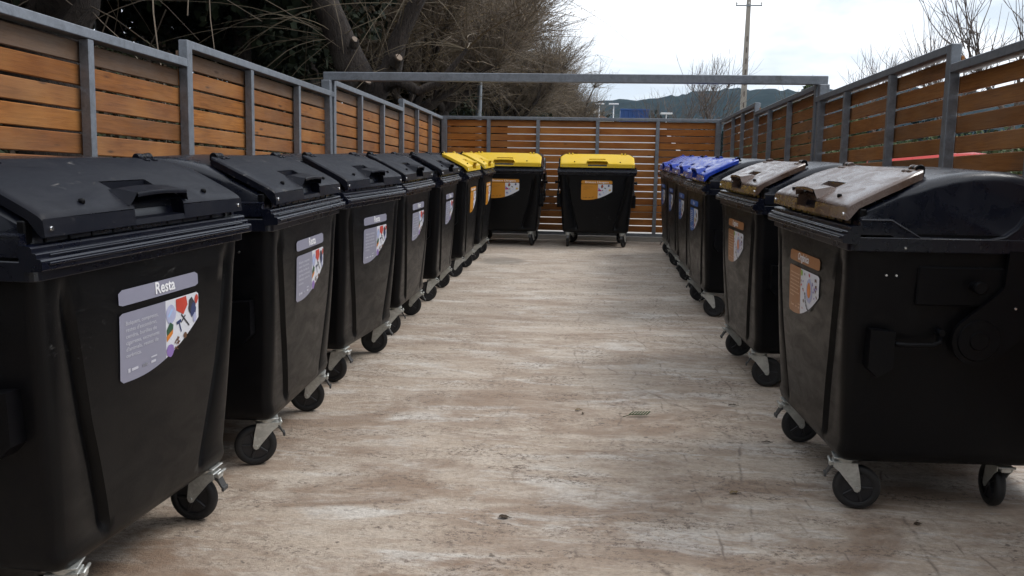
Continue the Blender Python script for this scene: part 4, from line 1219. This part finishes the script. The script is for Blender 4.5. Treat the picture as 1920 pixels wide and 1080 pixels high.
# hedge beyond the right fence, seen through the slats
rr = random.Random(9); mb = MB()
for i in range(26000):
    x = 9.5 + rr.gauss(0, .5); y = rr.uniform(6, 60); z = rr.uniform(-.05, 1.9) + rr.gauss(0, .12)
    p = Vector((x, y, max(-.04, z))); L = rr.uniform(.08, .2)
    u = Vector((rr.gauss(0, 1), rr.gauss(0, 1), rr.gauss(.3, 1))).normalized(); w = u.cross(Vector((rr.gauss(0, 1), rr.gauss(0, 1), rr.gauss(0, 1)))).normalized() * L * .4
    b = len(mb.v); mb.v += [tuple(p), tuple(p + u * L * .5 + w), tuple(p + u * L), tuple(p + u * L * .5 - w)]; mb.face((b, b + 1, b + 2, b + 3))
thing('hedge', 'long green hedge glimpsed between the slats of the right fence', 'hedge', None, me=mb.mesh('hedge', ['hedge_leaf']))

# ------------------------------------------------------------------ things beyond the fence
# utility pole
t = thing('utility_pole', 'tall pale concrete utility pole with two crossarms', 'utility pole', None, (9.95, 62.0, .35))
mb = MB(); mb.prism([(-.20, -.16), (.20, -.16), (.20, .16), (-.20, .16)], 0, .01, axis='z')
mb = MB(); rows = []
for i in range(13):
    z = 12.0 * i / 12; w = .22 - .10 * i / 12
    rows.append([(-w, -w * .8, z), (w, -w * .8, z), (w, w * .8, z), (-w, w * .8, z)])
mb.grid(rows, close=True, sm=False); mb.face([48, 49, 50, 51])
for i in range(12): mb.box((-.05 + .001 * i, -.18 + .005 * i, .6 + i * .72), (.05 - .001 * i, -.13 + .003 * i, .95 + i * .72), 1)
put('shaft', mb.mesh('shaft', ['pole_concrete', 'grey_bark']), t)
for z, w in ((10.85, .86), (11.75, .50)):
    a = put('crossarm', MB().bbox((-w, -.17, z - .04), (w, -.09, z + .04), .01).mesh('crossarm', ['lamp_metal']), t)
    for x in (-w + .05, w - .05, 0): put('insulator', cached('insul', lambda: MB().tube([(0, 0, 0), (0, 0, .06), (0, 0, .08), (0, 0, .12), (0, 0, .14), (0, 0, .2)], [.03, .03, .07, .07, .04, .03], 8).mesh('insulator', ['kerb_concrete'])), a, (x, -.13, z + .04))
# street lamp behind the back fence
t = thing('street_lamp', 'tall grey street lamp with white domed head in front of the brown trees', 'street lamp', None, (-2.85, 21.8, -.09))
put('pole', MB().tube([(0, 0, 0), (0, 0, 2.5), (0.02, 0, 2.55), (.05, 0, 4.15)], [.085, .075, .06, .045], 12).mesh('pole', ['lamp_metal']), t)
hd = put('lamp_head', MB().tube([(.05, 0, 4.10), (.05, 0, 4.20), (.05, 0, 4.22)], [.07, .16, .165], 14).mesh('lamp_head', ['lamp_metal']), t)
put('dome_cover', MB().tube([(.05, 0, 4.221), (.05, 0, 4.28), (.05, 0, 4.33), (.05, 0, 4.35)], [.17, .155, .10, .02], 14).mesh('dome_cover', ['white_paint']), t)
# small T-shaped lamps
for px, y, h, lab in ((.25, 60, 4.6, 'small distant T-shaped lamp left of the blue skip, left one of the pair'), (1.2, 60, 4.6, 'small distant T-shaped lamp nearest to the blue skip'), (3.9, 50, 3.6, 'small T-shaped lamp right of the blue skip')):
    t = thing('yard_lamp', lab, 'street lamp', 'small lamps in the far yard', (px, y, -.05))
    put('pole', MB().tube([(0, 0, 0), (0, 0, h)], [.05, .035], 8).mesh('pole', ['white_paint']), t)
    put('lamp_head', MB().bbox((-.32, -.15, h), (.32, .15, h + .09), .02).mesh('lamp_head', ['white_paint']), t)
# blue skip
t = thing('blue_skip', 'large blue ribbed steel skip standing high beyond the back fence', 'skip', None, (2.62, 60.0, -.05))
put('stand', MB().box((-1.0, -.9, 0), (1.0, .9, 2.9)).mesh('stand', ['kerb_concrete']), t)
put('shell', MB().prism([(-1.0, 3.35), (-.82, 2.92), (.82, 2.92), (.86, 4.27), (-.84, 4.27), (-.98, 4.2)], -.9, .9, axis='y').bbox((-1.0, -.96, 4.2), (.9, -.9, 4.3), .01).mesh('shell', ['container_blue']), t)
for k in range(6): put('rib', cached('skiprib', lambda: MB().bbox((-.03, -.98, 2.93), (.03, -.905, 4.19), .008).mesh('rib', ['container_blue'])), t, (-.7 + k * .28, 0, 0))
# shed and houses
t = thing('green_shed', 'low green shed with pale roof edge under the brown trees', 'shed', None, (-1.35, 58.0, -.05))
put('wall', MB().box((-1.5, -1, 0), (1.3, 1, 3.3)).mesh('wall', ['shed_green']), t)
put('roof', MB().prism([(-1.7, 3.32), (1.5, 4.02), (1.5, 4.12), (-1.7, 3.42)], -1.2, 1.2, axis='y').mesh('roof', ['house_wall']), t)
def house(x, y, w, h, lab, rot=0):
    t = thing('house', lab, 'house', 'small houses beyond the yard', (x, y, -.05), (0, 0, rot))
    put('wall', MB().box((-w, -w * .8, 0), (w, w * .8, h)).mesh('wall', ['house_wall']), t)
    put('roof', MB().prism([(-w * 1.1, h), (0, h + w * .45), (w * 1.1, h)], -w * .9, w * .9, axis='y').mesh('roof', ['house_roof']), t)
    for k in (-.5, .1, .6):
        f = put('window', MB().box((k * w - .4, -w * .8 - .04, h - 1.6), (k * w + .4, -w * .8 - .005, h - .6)).mesh('window', ['glass_dark']), t)
house(.9, 130, 1.5, 5.9, 'white house with tiled roof just left of the blue skip')
house(6.3, 150, 4, 5.0, 'pale house low behind the bare trees at the foot of the hill')
house(-6.5, 140, 3, 6.8, 'small pale house half hidden by the drooping twigs')
# far tree line at the foot of the hills
mb = leafcloud(60, 9000, 1, .2, .1, 0, .01, 10)
rr = random.Random(61); mb = MB()
for i in range(15000):
    x = rr.uniform(-60, 130); y = 190 + rr.uniform(-8, 8); top = 7.0 + 1.6 * math.sin(x * .21) + 1.3 * math.sin(x * .57 + 1) + rr.gauss(0, .4)
    p = Vector((x, y, rr.uniform(-.05, max(1, top)))); L = rr.uniform(.5, 1.3)
    u = Vector((rr.gauss(0, 1), rr.gauss(0, 1), rr.gauss(0, 1))).normalized(); w = u.cross(Vector((rr.gauss(0, 1), rr.gauss(0, 1), rr.gauss(0, 1)))).normalized() * L * .45
    b = len(mb.v); mb.v += [tuple(p), tuple(p + u * L * .5 + w), tuple(p + u * L), tuple(p + u * L * .5 - w)]; mb.face((b, b + 1, b + 2, b + 3))
o = put('far_woodland', mb.mesh('far_woodland', ['far_forest']), kind='stuff')
o['label'] = 'far belt of dark trees at the foot of the hills'; o['category'] = 'woodland'

# vehicles glimpsed through the slats
def vehicle(name, label, cat, loc, rot, paint, van):
    t = thing(name, label, cat, None, loc, (0, 0, rot))
    if van:
        body = [(-2.6, .35), (-2.6, 2.15), (-2.5, 2.3), (1.1, 2.3), (1.35, 2.2), (2.0, 1.25), (2.6, 1.05), (2.7, .8), (2.7, .35)]
        glass = [(1.05, 1.3), (1.2, 2.02), (1.38, 2.0), (1.85, 1.32)]; W = .98; H_ = 2.3; wx = (-1.7, 1.75); wr_ = .34
    else:
        body = [(-2.0, .32), (-2.05, .75), (-1.9, .98), (-1.5, 1.04), (-1.15, 1.42), (.1, 1.47), (.35, 1.43), (.95, 1.0), (1.8, .86), (2.0, .66), (2.0, .32)]
        glass = [(-1.35, 1.03), (-1.05, 1.37), (.28, 1.37), (.80, 1.02)]; W = .86; H_ = 1.47; wx = (-1.25, 1.25); wr_ = .31
    mb = MB(); mb.prism(body, -W, W, axis='y'); me = mb.mesh('body', [paint])
    put('body', me, t)
    for s in (-1, 1):
        put('side_window', MB().prism(glass, s * W - .006, s * W + .006, axis='y').mesh('side_window', ['glass_dark']), t)
        put('headlight', MB().bbox((body[-2][0] - .06, s * (W - .25) - .14, .62), (body[-2][0] + .015, s * (W - .25) + .14, .76), .02).mesh('headlight', ['sticker_white']), t)
        put('tail_light', MB().bbox((body[0][0] - .06, s * (W - .14) - .08, .7), (body[0][0] + .02, s * (W - .14) + .08, .92), .02).mesh('tail_light', ['ink_red']), t)
        for x in wx:
            w = put('wheel', MB().cyl((x, s * (W - .12), wr_), (x, s * (W + .02), wr_), wr_, 20, bev=.03).mesh('wheel', ['tyre_rubber']), t)
            put('hub_cap', MB().cyl((x, s * (W + .018), wr_), (x, s * (W + .035), wr_), wr_ * .6, 16, bev=.01).mesh('hub_cap', ['lamp_metal']), w)
    if van: put('windscreen', MB().prism([(1.42, 2.1), (1.99, 1.30), (2.01, 1.31), (1.44, 2.12)], -.85, .85, axis='y').mesh('windscreen', ['glass_dark']), t)
    else: put('windscreen', MB().prism([(.40, 1.41), (.92, 1.03), (.935, 1.045), (.415, 1.425)], -.72, .72, axis='y').mesh('windscreen', ['glass_dark']), t)
    return t
vehicle('white_van', 'white van glimpsed between the slats behind the middle of the back fence', 'van', (.4, 23.5, -.09), 0, 'white_paint', True)
vehicle('parked_car', 'white car glimpsed between the slats at the right of the back fence', 'car', (3.2, 27.0, -.09), 0.1, 'white_paint', False)
vehicle('parked_car', 'red car glimpsed low between the slats of the right fence', 'car', (7.3, 20.7, -.09), 1.5, 'red_paint', False).scale = (1.16, 1.16, 1.16)
